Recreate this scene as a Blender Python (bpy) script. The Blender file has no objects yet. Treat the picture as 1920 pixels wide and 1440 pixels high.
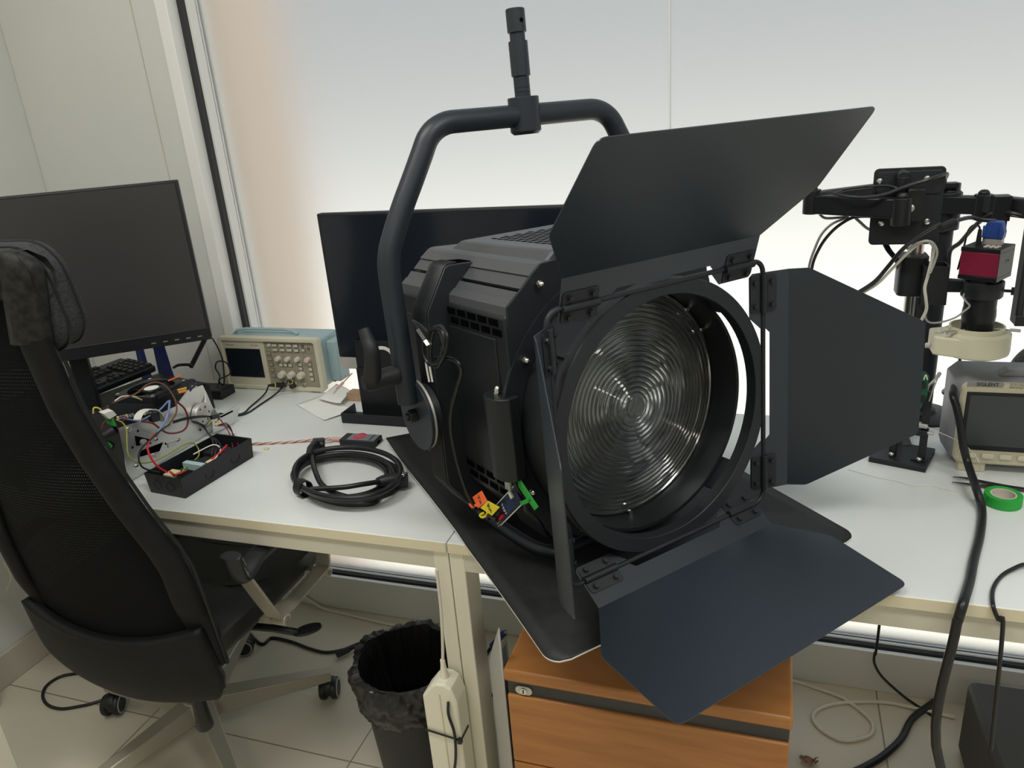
import bpy, math, random
from mathutils import Vector, Matrix, Euler
from math import sin, cos, pi, radians, atan2, hypot
random.seed(7)
V = Vector
scene = bpy.context.scene
COL = scene.collection

# ---------------------------------------------------------------- camera (position and attitude measured from the room's straight lines)
FPX, PCX, PCY = 1430.0, 960.0, 720.0
AX = V((0.9472, 0.3117, -0.0748)); AY = V((0.0415, -0.3504, -0.9357)); AZ = V((-0.3179, 0.8832, -0.3448))
AX = (AX - AZ * AX.dot(AZ)).normalized(); AZ.normalize(); AY = AZ.cross(AX).normalized()
CAM = V((0.0, 0.0, 1.45))
cd = bpy.data.cameras.new('camera'); cam = bpy.data.objects.new('camera', cd); COL.objects.link(cam)
cd.sensor_width = 36.0; cd.lens = FPX / 1920 * 36.0; cd.clip_start = 0.02; cd.clip_end = 200
m = Matrix.Identity(4)
for i in range(3):
    m[i][0] = AX[i]; m[i][1] = -AY[i]; m[i][2] = -AZ[i]; m[i][3] = CAM[i]
cam.matrix_world = m
scene.camera = cam

def ray(px, py):
    return (AX * ((px - PCX) / FPX) + AY * ((py - PCY) / FPX) + AZ).normalized()
def on_plane(px, py, p0, n):
    r = ray(px, py); n = V(n); return CAM + r * ((V(p0) - CAM).dot(n) / r.dot(n))
def at_z(px, py, z): return on_plane(px, py, (0, 0, z), (0, 0, 1))
def at_y(px, py, y): return on_plane(px, py, (0, y, 0), (0, 1, 0))
def at_x(px, py, x): return on_plane(px, py, (x, 0, 0), (1, 0, 0))

# ---------------------------------------------------------------- mesh builder
def circ(r, n, a0=0.0):
    return [(r * cos(a0 + 2 * pi * i / n), r * sin(a0 + 2 * pi * i / n)) for i in range(n)]
def rrect(w, h, r, n=4):
    o = []
    for cx, cy, a in ((w/2-r, h/2-r, 0), (-w/2+r, h/2-r, 90), (-w/2+r, -h/2+r, 180), (w/2-r, -h/2+r, 270)):
        for i in range(n + 1):
            t = radians(a + 90 * i / n); o.append((cx + r * cos(t), cy + r * sin(t)))
    return o
def round_poly(pts, rad, n=4):
    """round chosen corners of a 2-D polygon; rad maps index -> radius"""
    o = []; N = len(pts)
    for i, p in enumerate(pts):
        r = rad.get(i, 0) if isinstance(rad, dict) else rad
        p = V(p)
        if not r: o.append(tuple(p)); continue
        a = (V(pts[i-1]) - p); b = (V(pts[(i+1) % N]) - p); a.normalize(); b.normalize()
        ang = math.acos(max(-1, min(1, a.dot(b)))); t = r / math.tan(ang / 2)
        s, e = p + a * t, p + b * t
        for k in range(n + 1):
            q = k / n; o.append(tuple((1-q)*(1-q)*s + 2*q*(1-q)*p + q*q*e))
    return o
def catmull(pts, k=6, closed=False):
    P = [V(p) for p in pts]
    if len(P) < 3: return P
    o = []; N = len(P); rng = range(N if closed else N - 1)
    for i in rng:
        p1, p2 = P[i], P[(i+1) % N]
        p0 = P[i-1] if (closed or i > 0) else p1 * 2 - p2
        p3 = P[(i+2) % N] if (closed or i + 2 < N) else p2 * 2 - p1
        for j in range(k):
            t = j / k
            o.append(0.5 * ((2*p1) + (p2-p0)*t + (2*p0-5*p1+4*p2-p3)*t*t + (3*p1-p0-3*p2+p3)*t*t*t))
    if not closed: o.append(P[-1])
    return o
def frame_z(origin, z, x=None):
    z = V(z).normalized()
    x = V(x) if x is not None else (V((1, 0, 0)) if abs(z.x) < .9 else V((0, 1, 0)))
    y = z.cross(x).normalized(); x = y.cross(z)
    M = Matrix.Identity(4)
    for i in range(3): M[i][0] = x[i]; M[i][1] = y[i]; M[i][2] = z[i]; M[i][3] = origin[i]
    return M
def basis(o, x, y, z):
    M = Matrix.Identity(4)
    for i in range(3): M[i][0] = x[i]; M[i][1] = y[i]; M[i][2] = z[i]; M[i][3] = o[i]
    return M
I4 = Matrix.Identity(4)
def T(x, y, z): return Matrix.Translation((x, y, z))
def RZ(d): return Matrix.Rotation(radians(d), 4, 'Z')
def RX(d): return Matrix.Rotation(radians(d), 4, 'X')
def RY(d): return Matrix.Rotation(radians(d), 4, 'Y')

class MB:
    def __init__(s, M=None): s.v = []; s.f = []; s.M = M or I4
    def add(s, vs, fs, M=None):
        MM = s.M @ (M or I4); b = len(s.v)
        s.v += [tuple(MM @ V(p)) for p in vs]; s.f += [tuple(b + i for i in f) for f in fs]; return s
    def box(s, x0, x1, y0, y1, z0, z1, M=None):
        return s.add([(x0,y0,z0),(x1,y0,z0),(x1,y1,z0),(x0,y1,z0),(x0,y0,z1),(x1,y0,z1),(x1,y1,z1),(x0,y1,z1)],
                     [(0,3,2,1),(4,5,6,7),(0,1,5,4),(1,2,6,5),(2,3,7,6),(3,0,4,7)], M)
    def hexa(s, b, t, M=None):
        """eight corners: four below, four above (same order)"""
        return s.add(list(b) + list(t), [(0,3,2,1),(4,5,6,7),(0,1,5,4),(1,2,6,5),(2,3,7,6),(3,0,4,7)], M)
    def prism(s, poly, z0, z1, M=None):
        n = len(poly)
        return s.add([(p[0], p[1], z0) for p in poly] + [(p[0], p[1], z1) for p in poly],
                     [tuple(range(n))[::-1], tuple(range(n, 2*n))] + [(i, (i+1) % n, n + (i+1) % n, n + i) for i in range(n)], M)
    def ringp(s, outer, inner, z0, z1, M=None):
        n = len(outer); assert n == len(inner)
        vs = [(p[0],p[1],z) for z in (z0, z1) for L in (outer, inner) for p in L]; f = []
        for i in range(n):
            j = (i+1) % n
            f += [(i, n+i, n+j, j), (2*n+i, 2*n+j, 3*n+j, 3*n+i), (i, j, 2*n+j, 2*n+i), (n+i, 3*n+i, 3*n+j, n+j)]
        return s.add(vs, f, M)
    def lathe(s, prof, n=32, M=None, close=False):
        vs = []; f = []; k = len(prof)
        for r, z in prof:
            for i in range(n):
                a = 2*pi*i/n; vs.append((r*cos(a), r*sin(a), z))
        for j in range(k if close else k - 1):
            jn = (j+1) % k
            for i in range(n):
                ii = (i+1) % n; f.append((j*n+i, j*n+ii, jn*n+ii, jn*n+i))
        if not close:
            if prof[0][0] > 1e-6: f.append(tuple(range(n))[::-1])
            if prof[-1][0] > 1e-6: f.append(tuple(range((k-1)*n, k*n)))
        return s.add(vs, f, M)
    def cyl(s, a, b, r, n=16, r2=None):
        a, b = V(a), V(b); L = (b-a).length
        return s.lathe([(r, 0), (r if r2 is None else r2, L)], n, frame_z(a, b - a))
    def tube(s, path, r, n=8, closed=False, cap=True, flat=None, M=None):
        P = [V(p) for p in path]; N = len(P); vs = []; f = []
        up = None
        for i in range(N):
            a = P[i-1] if (i > 0 or closed) else P[i]; b = P[(i+1) % N] if (i < N-1 or closed) else P[i]
            t = (b - a)
            if t.length < 1e-9: t = V((0, 0, 1))
            t.normalize()
            if up is None:
                up = V((0, 0, 1)) if abs(t.z) < .9 else V((1, 0, 0))
            up = (up - t * up.dot(t))
            if up.length < 1e-6: up = t.orthogonal()
            up.normalize(); sd = t.cross(up)
            rr = r(i / max(1, N-1)) if callable(r) else r
            for k in range(n):
                c = 2*pi*k/n; w = flat if flat else 1.0
                vs.append(P[i] + sd * (rr*cos(c)) + up * (rr*w*sin(c)))
        for i in range(N if closed else N-1):
            for k in range(n):
                i2, k2 = (i+1) % N, (k+1) % n
                f.append((i*n+k, i*n+k2, i2*n+k2, i2*n+k))
        if cap and not closed:
            f.append(tuple(range(n))[::-1]); f.append(tuple(range((N-1)*n, N*n)))
        return s.add(vs, f, M)
    def band(s, path, side, w, th, M=None):
        """flat strip: path points, constant side vector, width and thickness"""
        P = [V(p) for p in path]; sd = V(side).normalized(); vs = []; f = []; N = len(P)
        for i in range(N):
            t = (P[min(i+1, N-1)] - P[max(i-1, 0)]).normalized(); nn = t.cross(sd).normalized()
            for a, b in ((-1,-1),(1,-1),(1,1),(-1,1)): vs.append(P[i] + sd*(a*w/2) + nn*(b*th/2))
        for i in range(N-1):
            for k in range(4): f.append((i*4+k, i*4+(k+1)%4, (i+1)*4+(k+1)%4, (i+1)*4+k))
        f += [(3,2,1,0), tuple(range((N-1)*4, N*4))]
        return s.add(vs, f, M)
    def grid(s, fn, nu, nv, closed_u=False, M=None):
        vs = [fn(i/(nu if closed_u else nu-1), j/(nv-1)) for j in range(nv) for i in range(nu)]
        f = []
        for j in range(nv-1):
            for i in range(nu if closed_u else nu-1):
                a, b = j*nu+i, j*nu+(i+1) % nu
                f.append((a, b, b+nu, a+nu))
        return s.add(vs, f, M)
    def sphere(s, c, r, n=16, m_=10, sc=(1,1,1)):
        c = V(c)
        return s.lathe([(max(1e-7, r*sin(pi*j/m_)), -r*cos(pi*j/m_)) for j in range(m_+1)], n, Matrix.Translation(c) @ Matrix.Diagonal((*sc, 1)))
    def build(s, name, material, parent=None, bev=0, sub=0, solid=0, ang=38, off=0.0, flat=False):
        me = bpy.data.meshes.new(name); me.from_pydata(s.v, [], s.f); me.validate()
        import bmesh
        bm = bmesh.new(); bm.from_mesh(me); bmesh.ops.remove_doubles(bm, verts=bm.verts, dist=1e-6)
        bmesh.ops.recalc_face_normals(bm, faces=bm.faces); bm.to_mesh(me); bm.free()
        for p in me.polygons: p.use_smooth = not flat
        if not flat: me.set_sharp_from_angle(angle=radians(ang))
        o = bpy.data.objects.new(name, me); COL.objects.link(o)
        for mt in ([material] if not isinstance(material, (list, tuple)) else material): me.materials.append(mt)
        if parent: o.parent = parent
        if solid:
            md = o.modifiers.new('thickness', 'SOLIDIFY'); md.thickness = solid; md.offset = off
        if bev:
            md = o.modifiers.new('edges', 'BEVEL'); md.width = bev; md.segments = 2; md.limit_method = 'ANGLE'; md.angle_limit = radians(40); md.harden_normals = False
        if sub:
            md = o.modifiers.new('smooth', 'SUBSURF'); md.levels = sub; md.render_levels = sub
        return o

def thing(name, label, cat, M=None, group=None):
    o = bpy.data.objects.new(name, None); COL.objects.link(o); o.empty_display_size = .05
    if M is not None: o.matrix_world = M
    o['label'] = label; o['category'] = cat
    if group: o['group'] = group
    return o
def tag(o, label, cat, group=None, kind=None):
    o['label'] = label; o['category'] = cat
    if group: o['group'] = group
    if kind: o['kind'] = kind
    return o
def struct(o, label=None):
    o['kind'] = 'structure'
    if label: o['label'] = label
    return o
def text_mesh(body, size, M, material, name, parent, depth=.0003, align='CENTER', sx=1.0, bold=0.0):
    cu = bpy.data.curves.new(name, 'FONT'); cu.body = body; cu.size = size; cu.align_x = align; cu.align_y = 'CENTER'; cu.extrude = depth; cu.resolution_u = 3; cu.offset = bold
    tmp = bpy.data.objects.new(name, cu); COL.objects.link(tmp)
    bpy.context.view_layer.update()
    dg = bpy.context.evaluated_depsgraph_get()
    me = bpy.data.meshes.new_from_object(tmp.evaluated_get(dg)); bpy.data.objects.remove(tmp); bpy.data.curves.remove(cu)
    me.transform(M @ Matrix.Diagonal((sx, 1, 1, 1)))
    me.materials.clear(); me.materials.append(material); me.name = name
    o = bpy.data.objects.new(name, me); COL.objects.link(o)
    if parent: o.parent = parent
    return o

# ---------------------------------------------------------------- materials
def srgb(r, g, b):
    f = lambda c: (c/255/12.92 if c/255 <= .04045 else ((c/255+.055)/1.055)**2.4)
    return (f(r), f(g), f(b), 1)
def mat(name, col, rough=.5, metal=0.0, noise=0.0, nscale=40.0, bump=0.0, bscale=300.0, coat=0.0, spec=.5, trans=0.0, ior=1.45, stretch=(1,1,1), col2=None, rvar=0.0):
    mt = bpy.data.materials.new(name); mt.use_nodes = True; nt = mt.node_tree; b = nt.nodes['Principled BSDF']
    b.inputs['Base Color'].default_value = col; b.inputs['Roughness'].default_value = rough; b.inputs['Metallic'].default_value = metal
    b.inputs['Specular IOR Level'].default_value = spec; b.inputs['Coat Weight'].default_value = coat; b.inputs['IOR'].default_value = ior
    b.inputs['Transmission Weight'].default_value = trans
    if noise or bump or rvar or col2:
        tc = nt.nodes.new('ShaderNodeTexCoord'); mp = nt.nodes.new('ShaderNodeMapping'); mp.inputs['Scale'].default_value = stretch
        nt.links.new(tc.outputs['Object'], mp.inputs['Vector'])
    if noise or col2 or rvar:
        nz = nt.nodes.new('ShaderNodeTexNoise'); nz.inputs['Scale'].default_value = nscale; nz.inputs['Detail'].default_value = 5
        nt.links.new(mp.outputs['Vector'], nz.inputs['Vector'])
        rp = nt.nodes.new('ShaderNodeValToRGB'); rp.color_ramp.elements[0].position = .3; rp.color_ramp.elements[1].position = .7
        c2 = col2 or tuple(min(1, c*(1+noise)) for c in col[:3]) + (1,)
        c1 = col if col2 else tuple(c*(1-noise) for c in col[:3]) + (1,)
        rp.color_ramp.elements[0].color = c1; rp.color_ramp.elements[1].color = c2
        nt.links.new(nz.outputs['Fac'], rp.inputs['Fac']); 
        if noise or col2: nt.links.new(rp.outputs['Color'], b.inputs['Base Color'])
        if rvar:
            mr = nt.nodes.new('ShaderNodeMapRange'); mr.inputs['To Min'].default_value = max(0, rough-rvar); mr.inputs['To Max'].default_value = min(1, rough+rvar)
            nt.links.new(nz.outputs['Fac'], mr.inputs['Value']); nt.links.new(mr.outputs['Result'], b.inputs['Roughness'])
    if bump:
        nb = nt.nodes.new('ShaderNodeTexNoise'); nb.inputs['Scale'].default_value = bscale; nb.inputs['Detail'].default_value = 3
        nt.links.new(mp.outputs['Vector'], nb.inputs['Vector'])
        bp = nt.nodes.new('ShaderNodeBump'); bp.inputs['Strength'].default_value = bump; bp.inputs['Distance'].default_value = .002
        nt.links.new(nb.outputs['Fac'], bp.inputs['Height']); nt.links.new(bp.outputs['Normal'], b.inputs['Normal'])
    return mt
K = {}
K['powder'] = mat('black_powder_coat', (.013,.016,.020,1), .46, bump=.05, bscale=900)
K['door_black'] = mat('barn_door_black', (.020,.028,.039,1), .36, bump=.03, bscale=1200, spec=.7)
K['housing'] = mat('housing_black', (.011,.0135,.016,1), .42, bump=.03, bscale=900)
K['slat'] = mat('grey_black_anodised', (.068,.072,.079,1), .42, bump=.03, bscale=900)
K['yoke'] = mat('yoke_black', (.018,.024,.032,1), .42, bump=.04, bscale=700)
K['hole_shade'] = mat('hollow_shade', (.003,.003,.004,1), .9, spec=.0)  # near-black colour stands in for the shade inside slots and holes
K['steel'] = mat('bright_steel', (.72,.71,.66,1), .22, 1.0)
K['alu'] = mat('brushed_aluminium', (.66,.66,.64,1), .34, 1.0, noise=.08, nscale=60, stretch=(1,1,12))
K['alu_dull'] = mat('dull_aluminium', (.62,.61,.57,1), .5, .75, noise=.05, nscale=30)
K['desk'] = mat('white_laminate', srgb(221,226,225), .30, noise=.012, nscale=14, rvar=.06)
K['desk_edge'] = mat('warm_lit_edge_band', srgb(218,210,182), .4)  # cream tone carries the warm lamp light on the front edge
K['desk_metal'] = mat('white_painted_steel', srgb(224,220,202), .4)
K['apron'] = mat('shaded_apron_paint', srgb(204,200,184), .45)  # greyer than the legs: shade under the desk top is in the colour
K['wall'] = mat('wall_paint', srgb(210,211,206), .85, noise=.015, nscale=3, bump=.05, bscale=200)
K['kerb'] = mat('sill_paint', srgb(206,204,192), .7, noise=.02, nscale=6)
K['baseboard'] = mat('skirting_paint', srgb(190,184,170), .5)
K['white_frame'] = mat('white_window_frame', srgb(236,236,232), .35)
K['gasket'] = mat('dark_gasket', (.03,.032,.036,1), .5)
K['screen'] = mat('dark_screen', (.026,.026,.028,1), .42, spec=.9)
K['screen_gloss'] = mat('glossy_screen', (.012,.016,.023,1), .14)
K['plastic'] = mat('black_plastic', (.010,.0115,.0135,1), .40)
K['plastic_matte'] = mat('matt_black_plastic', (.013,.015,.018,1), .55)
K['rubber'] = mat('black_rubber', (.010,.011,.012,1), .5)
K['cable'] = mat('black_cable', (.011,.012,.014,1), .36)
K['cable_white'] = mat('white_cable', srgb(214,210,196), .5)
K['cable_grey'] = mat('grey_cable', srgb(170,170,165), .5)
K['mat_black'] = mat('black_sheet', (.012,.013,.014,1), .60, noise=.25, nscale=60)
K['mat_white'] = mat('white_core', srgb(230,228,220), .6)
K['leather'] = mat('worn_black_leatherette', (.0045,.005,.0055,1), .62, noise=.35, nscale=25, bump=.25, bscale=60, spec=.3)
K['leather_worn'] = mat('cracked_leatherette', (.006,.0068,.007,1), .62, bump=.5, bscale=70, nscale=75, col2=(.030,.030,.027,1), spec=.3)
K['fabric'] = mat('grey_fabric', (.034,.036,.039,1), .95, noise=.5, nscale=260, bump=.5, bscale=420)
K['seat'] = mat('black_leather_seat', (.008,.0085,.009,1), .5, bump=.15, bscale=80)
K['chair_metal'] = mat('grey_chair_metal', srgb(160,156,142), .38, .35)
K['wood'] = None
K['dark_strip'] = mat('dark_grey_strip', (.045,.047,.046,1), .5)
K['bag'] = mat('black_bin_bag', (.012,.012,.0125,1), .32, bump=.6, bscale=30, spec=.6)
K['bin'] = mat('black_bin', (.022,.022,.022,1), .5)
K['psu_white'] = mat('white_plastic_box', srgb(232,228,210), .4)
K['grey_sheet'] = mat('grey_panel_paint', srgb(168,167,160), .55)
K['blue'] = mat('blue_plastic', srgb(30,44,120), .45)
K['vga_blue'] = mat('vga_blue', srgb(40,70,140), .4)
K['tek_beige'] = mat('beige_instrument', srgb(206,202,180), .5)
K['tek_panel'] = mat('panel_grey', srgb(150,146,128), .55)
K['tek_blue'] = mat('pale_blue_case', srgb(164,188,192), .5)
K['tek_button'] = mat('button_beige', srgb(196,193,176), .5)
K['tek_dark'] = mat('button_dark', srgb(92,88,80), .55)
K['tek_violet'] = mat('button_violet_frame', srgb(84,80,100), .55)
K['tek_knob'] = mat('knob_ivory', srgb(206,204,186), .45)
K['tek_knob_pink'] = mat('knob_pink_tint', srgb(216,196,186), .45)
K['ink'] = mat('dark_ink', (.02,.02,.022,1), .6)
K['ink_grey'] = mat('grey_ink', srgb(120,116,104), .6)
K['ink_white'] = mat('white_ink', srgb(225,225,220), .6)
K['sig_beige'] = mat('warm_instrument', srgb(206,198,172), .5)
K['sig_grey'] = mat('grey_case', srgb(140,142,146), .5)
K['sig_btn'] = mat('ivory_button', srgb(222,214,190), .45)
K['sig_badge'] = mat('grey_badge', srgb(150,148,142), .45)
K['sig_screen'] = mat('grey_black_screen', (.055,.060,.064,1), .25)
K['cam_red'] = mat('crimson_anodised', srgb(150,40,70), .4, .2)
K['ivory'] = mat('ivory_plastic', srgb(226,222,196), .5)
K['tape_green'] = mat('green_masking_tape', srgb(40,160,60), .7, noise=.08, nscale=30)
K['tape_core'] = mat('cardboard_core', srgb(198,190,180), .8)
K['pcb_blue'] = mat('pcb_dark_blue', srgb(16,30,58), .4)
K['pcb_green'] = mat('pcb_green', srgb(20,90,60), .4)
K['orange'] = mat('orange_tag', srgb(250,110,50), .5)
K['yellow'] = mat('yellow_tag', srgb(226,206,40), .5)
K['red_w'] = mat('red_wire', srgb(190,40,48), .4)
K['darkred_w'] = mat('dark_red_wire', srgb(120,40,48), .4)
K['brown_w'] = mat('brown_wire', srgb(112,78,66), .4)
K['blue_w'] = mat('blue_wire', srgb(120,140,190), .4)
K['yellow_w'] = mat('yellow_wire', srgb(214,204,90), .4)
K['green_w'] = mat('yellow_green_wire', srgb(140,150,60), .4)
K['white_w'] = mat('white_wire', srgb(224,222,214), .5)
K['pink'] = mat('pink_plastic', srgb(224,172,160), .5)
K['gold'] = mat('gold_pins', (.9,.72,.35,1), .3, 1.0)
K['cream_comp'] = mat('cream_component', srgb(220,205,160), .6)
K['copper'] = mat('copper_coil', srgb(190,110,60), .35, .8)
K['paper'] = mat('white_paper', srgb(232,232,228), .8, noise=.02, nscale=40)
K['wood_block'] = mat('pale_wood_block', srgb(178,148,118), .6, noise=.1, nscale=30)
K['leaf'] = mat('dry_brown_paper', srgb(150,120,105), .8, noise=.3, nscale=60)
K['device_grey'] = mat('grey_device_top', srgb(120,124,130), .45)
K['red_logo'] = mat('red_logo_ink', srgb(200,60,84), .5)
K['dark_box'] = mat('dark_grey_case', (.05,.05,.045,1), .6)
K['sticker'] = mat('clear_sticker', srgb(206,206,198), .4)
K['exterior'] = mat('peach_render', srgb(232,208,190), .9)
K['reflector'] = mat('reflector_grey', (.075,.076,.076,1), .5, .2)
K['chip'] = mat('led_chip_yellow', srgb(230,190,60), .5)

def wood_mat():
    mt = bpy.data.materials.new('honey_beech_laminate'); mt.use_nodes = True; nt = mt.node_tree; b = nt.nodes['Principled BSDF']
    tc = nt.nodes.new('ShaderNodeTexCoord'); mp = nt.nodes.new('ShaderNodeMapping'); mp.inputs['Scale'].default_value = (2.2, 8, 26); mp.inputs['Rotation'].default_value = (0, .10, 0)
    nz = nt.nodes.new('ShaderNodeTexNoise'); nz.inputs['Scale'].default_value = 2.5; nz.inputs['Detail'].default_value = 8; nz.inputs['Distortion'].default_value = .5
    rp = nt.nodes.new('ShaderNodeValToRGB'); rp.color_ramp.elements[0].position = .3; rp.color_ramp.elements[1].position = .75
    rp.color_ramp.elements[0].color = srgb(158,102,50); rp.color_ramp.elements[1].color = srgb(182,124,66)
    nt.links.new(tc.outputs['Object'], mp.inputs['Vector']); nt.links.new(mp.outputs['Vector'], nz.inputs['Vector'])
    nt.links.new(nz.outputs['Fac'], rp.inputs['Fac']); nt.links.new(rp.outputs['Color'], b.inputs['Base Color']); b.inputs['Roughness'].default_value = .38
    return mt
K['wood'] = wood_mat()
def floor_mat():
    mt = bpy.data.materials.new('pale_floor_tiles'); mt.use_nodes = True; nt = mt.node_tree; b = nt.nodes['Principled BSDF']
    tc = nt.nodes.new('ShaderNodeTexCoord'); mp = nt.nodes.new('ShaderNodeMapping'); mp.inputs['Location'].default_value = (.911, -1.178, 0)
    bk = nt.nodes.new('ShaderNodeTexBrick'); bk.offset = 0; bk.squash = 1
    bk.inputs['Scale'].default_value = 1; bk.inputs['Brick Width'].default_value = .60; bk.inputs['Row Height'].default_value = .60
    bk.inputs['Mortar Size'].default_value = .0022; bk.inputs['Mortar Smooth'].default_value = .3
    bk.inputs['Color1'].default_value = srgb(208,202,184); bk.inputs['Color2'].default_value = srgb(204,198,181); bk.inputs['Mortar'].default_value = srgb(140,130,112)
    nz = nt.nodes.new('ShaderNodeTexNoise'); nz.inputs['Scale'].default_value = 5; nz.inputs['Detail'].default_value = 6
    mx = nt.nodes.new('ShaderNodeMix'); mx.data_type = 'RGBA'; mx.blend_type = 'MULTIPLY'; mx.inputs[0].default_value = .22
    rp = nt.nodes.new('ShaderNodeValToRGB'); rp.color_ramp.elements[0].color = (.75,.75,.72,1); rp.color_ramp.elements[1].color = (1,1,1,1)
    nt.links.new(tc.outputs['Object'], mp.inputs['Vector']); nt.links.new(mp.outputs['Vector'], bk.inputs['Vector']); nt.links.new(tc.outputs['Object'], nz.inputs['Vector'])
    nt.links.new(nz.outputs['Fac'], rp.inputs['Fac']); nt.links.new(bk.outputs['Color'], mx.inputs[6]); nt.links.new(rp.outputs['Color'], mx.inputs[7])
    nt.links.new(mx.outputs[2], b.inputs['Base Color']); b.inputs['Roughness'].default_value = .38
    return mt
K['floor'] = floor_mat()
def mesh_fabric():
    """black spacer mesh: an open weave, small holes let light through"""
    mt = bpy.data.materials.new('open_weave_mesh'); mt.use_nodes = True; nt = mt.node_tree; b = nt.nodes['Principled BSDF']; out = nt.nodes['Material Output']
    b.inputs['Base Color'].default_value = (.004,.0045,.005,1); b.inputs['Roughness'].default_value = .9; b.inputs['Specular IOR Level'].default_value = .15
    tc = nt.nodes.new('ShaderNodeTexCoord'); sep = nt.nodes.new('ShaderNodeSeparateXYZ'); nt.links.new(tc.outputs['Object'], sep.inputs[0])
    def mth(op, a, bb=None):
        n = nt.nodes.new('ShaderNodeMath'); n.operation = op
        for i, q in enumerate((a, bb)):
            if q is None: continue
            if isinstance(q, (int, float)): n.inputs[i].default_value = q
            else: nt.links.new(q, n.inputs[i])
        return n.outputs[0]
    fx = mth('ABSOLUTE', mth('SUBTRACT', mth('FRACT', mth('MULTIPLY', sep.outputs[0], 210)), .5))
    fz = mth('ABSOLUTE', mth('SUBTRACT', mth('FRACT', mth('MULTIPLY', sep.outputs[2], 150)), .5))
    d = mth('ADD', mth('MULTIPLY', fx, fx), mth('MULTIPLY', fz, fz))
    hole = mth('LESS_THAN', d, .0040)
    tr = nt.nodes.new('ShaderNodeBsdfTransparent'); mx = nt.nodes.new('ShaderNodeMixShader')
    nt.links.new(hole, mx.inputs[0]); nt.links.new(b.outputs[0], mx.inputs[1]); nt.links.new(tr.outputs[0], mx.inputs[2]); nt.links.new(mx.outputs[0], out.inputs['Surface'])
    return mt
K['weave'] = mesh_fabric()
def glass_mat(name, rough, col, ior=1.45):
    mt = bpy.data.materials.new(name); mt.use_nodes = True; nt = mt.node_tree
    b = nt.nodes['Principled BSDF']; b.inputs['Base Color'].default_value = col; b.inputs['Roughness'].default_value = rough; b.inputs['Transmission Weight'].default_value = 1; b.inputs['IOR'].default_value = ior
    return mt
K['lens'] = glass_mat('fresnel_glass', .075, (.82,.86,.86,1), 1.45)
def frosted():
    mt = bpy.data.materials.new('frosted_glass'); mt.use_nodes = True; nt = mt.node_tree; out = nt.nodes['Material Output']
    nt.nodes.remove(nt.nodes['Principled BSDF'])
    rf = nt.nodes.new('ShaderNodeBsdfRefraction'); rf.inputs['Roughness'].default_value = .45; rf.inputs['IOR'].default_value = 1.30; rf.inputs['Color'].default_value = (.97,.98,.97,1)
    tl = nt.nodes.new('ShaderNodeBsdfTranslucent'); tl.inputs['Color'].default_value = (.95,.96,.95,1)
    mx = nt.nodes.new('ShaderNodeMixShader'); mx.inputs[0].default_value = .16
    nt.links.new(rf.outputs[0], mx.inputs[1]); nt.links.new(tl.outputs[0], mx.inputs[2]); nt.links.new(mx.outputs[0], out.inputs['Surface'])
    return mt
K['frost'] = frosted()
# ---------------------------------------------------------------- setting
ZT = .742   # desk top
f = struct(MB().box(-2.2, 2.6, -3.2, 1.95, -.05, 0).build('floor', K['floor']))
struct(MB().box(-2.2, 2.6, -3.2, 2.0, 2.7, 2.75).build('ceiling', K['wall']))
XL = -2.03
struct(MB().box(XL-.1, XL, -3.2, 1.95, 0, 2.7).build('wall_left', K['wall']))
wr = MB().box(2.4, 2.5, -3.2, 1.95, 0, .85); wr.box(2.4, 2.5, -3.2, 1.95, 2.45, 2.7); wr.box(2.4, 2.5, 1.3, 1.95, .85, 2.45); wr.box(2.4, 2.5, -3.2, -1.6, .85, 2.45)
struct(wr.build('wall_right', K['wall']))
w2 = bpy.data.objects.new('window_2', None); COL.objects.link(w2); struct(w2)
f2 = MB().box(2.40, 2.47, -1.6, 1.3, .85, .89); f2.box(2.40, 2.47, -1.6, 1.3, 2.41, 2.45); f2.box(2.40, 2.47, -.17, -.12, .89, 2.41); f2.box(2.40, 2.47, -1.6, -1.56, .89, 2.41); f2.box(2.40, 2.47, 1.26, 1.3, .89, 2.41)
struct(f2.build('window_frame', K['white_frame'], w2))
struct(MB().box(-2.2, 2.6, -3.3, -3.2, 0, 2.7).build('wall_front', K['wall']))
WX = -1.50
wb = MB().box(XL, WX, 1.75, 1.95, 0, 2.7)
wb.box(WX, 2.4, 1.78, 1.95, 2.45, 2.7)
# low kerb under the glass, its top falling towards the pane
wb.add([(WX,1.705,0),(2.4,1.705,0),(2.4,1.705,.118),(WX,1.705,.118),(WX,1.86,0),(2.4,1.86,0),(2.4,1.86,.012),(WX,1.86,.012)],
       [(0,1,2,3),(3,2,6,7),(7,6,5,4),(0,3,7,4),(1,5,6,2)])
wb.box(XL, WX, 1.705, 1.76, 0, .118)
struct(wb.build('wall_back', K['wall'], bev=.003))
struct(MB().box(XL, XL+.012, -3.2, 1.705, 0, .098).build('baseboard_left', K['baseboard'], bev=.003))
# faint panel joints in the wall beside the window
struct(MB().box(-1.577, -1.5745, 1.7488, 1.7502, .74, 2.45).build('trim_1', K['baseboard']))
GY = 1.83
win = bpy.data.objects.new('window_1', None); COL.objects.link(win); struct(win)
fr = MB().box(WX, WX+.036, 1.745, 1.90, .05, 2.45)
fr.box(WX, 2.4, 1.80, 1.90, 2.40, 2.45)
struct(fr.build('window_frame', K['white_frame'], win, bev=.002))
ga = MB().box(WX+.036, WX+.050, GY-.045, GY+.03, .07, 2.40); ga.box(WX+.036, 2.4, GY-.020, GY+.03, .020, .056)
struct(ga.build('window_gasket', K['gasket'], win))
tr = MB().box(WX+.050, WX+.056, GY-.03, GY+.012, .074, 2.40); tr.box(WX+.05, 2.4, GY-.008, GY+.012, .056, .060)
struct(tr.build('window_bead', K['white_frame'], win))
SEAM = at_y(1256, 120, GY).x
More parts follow.
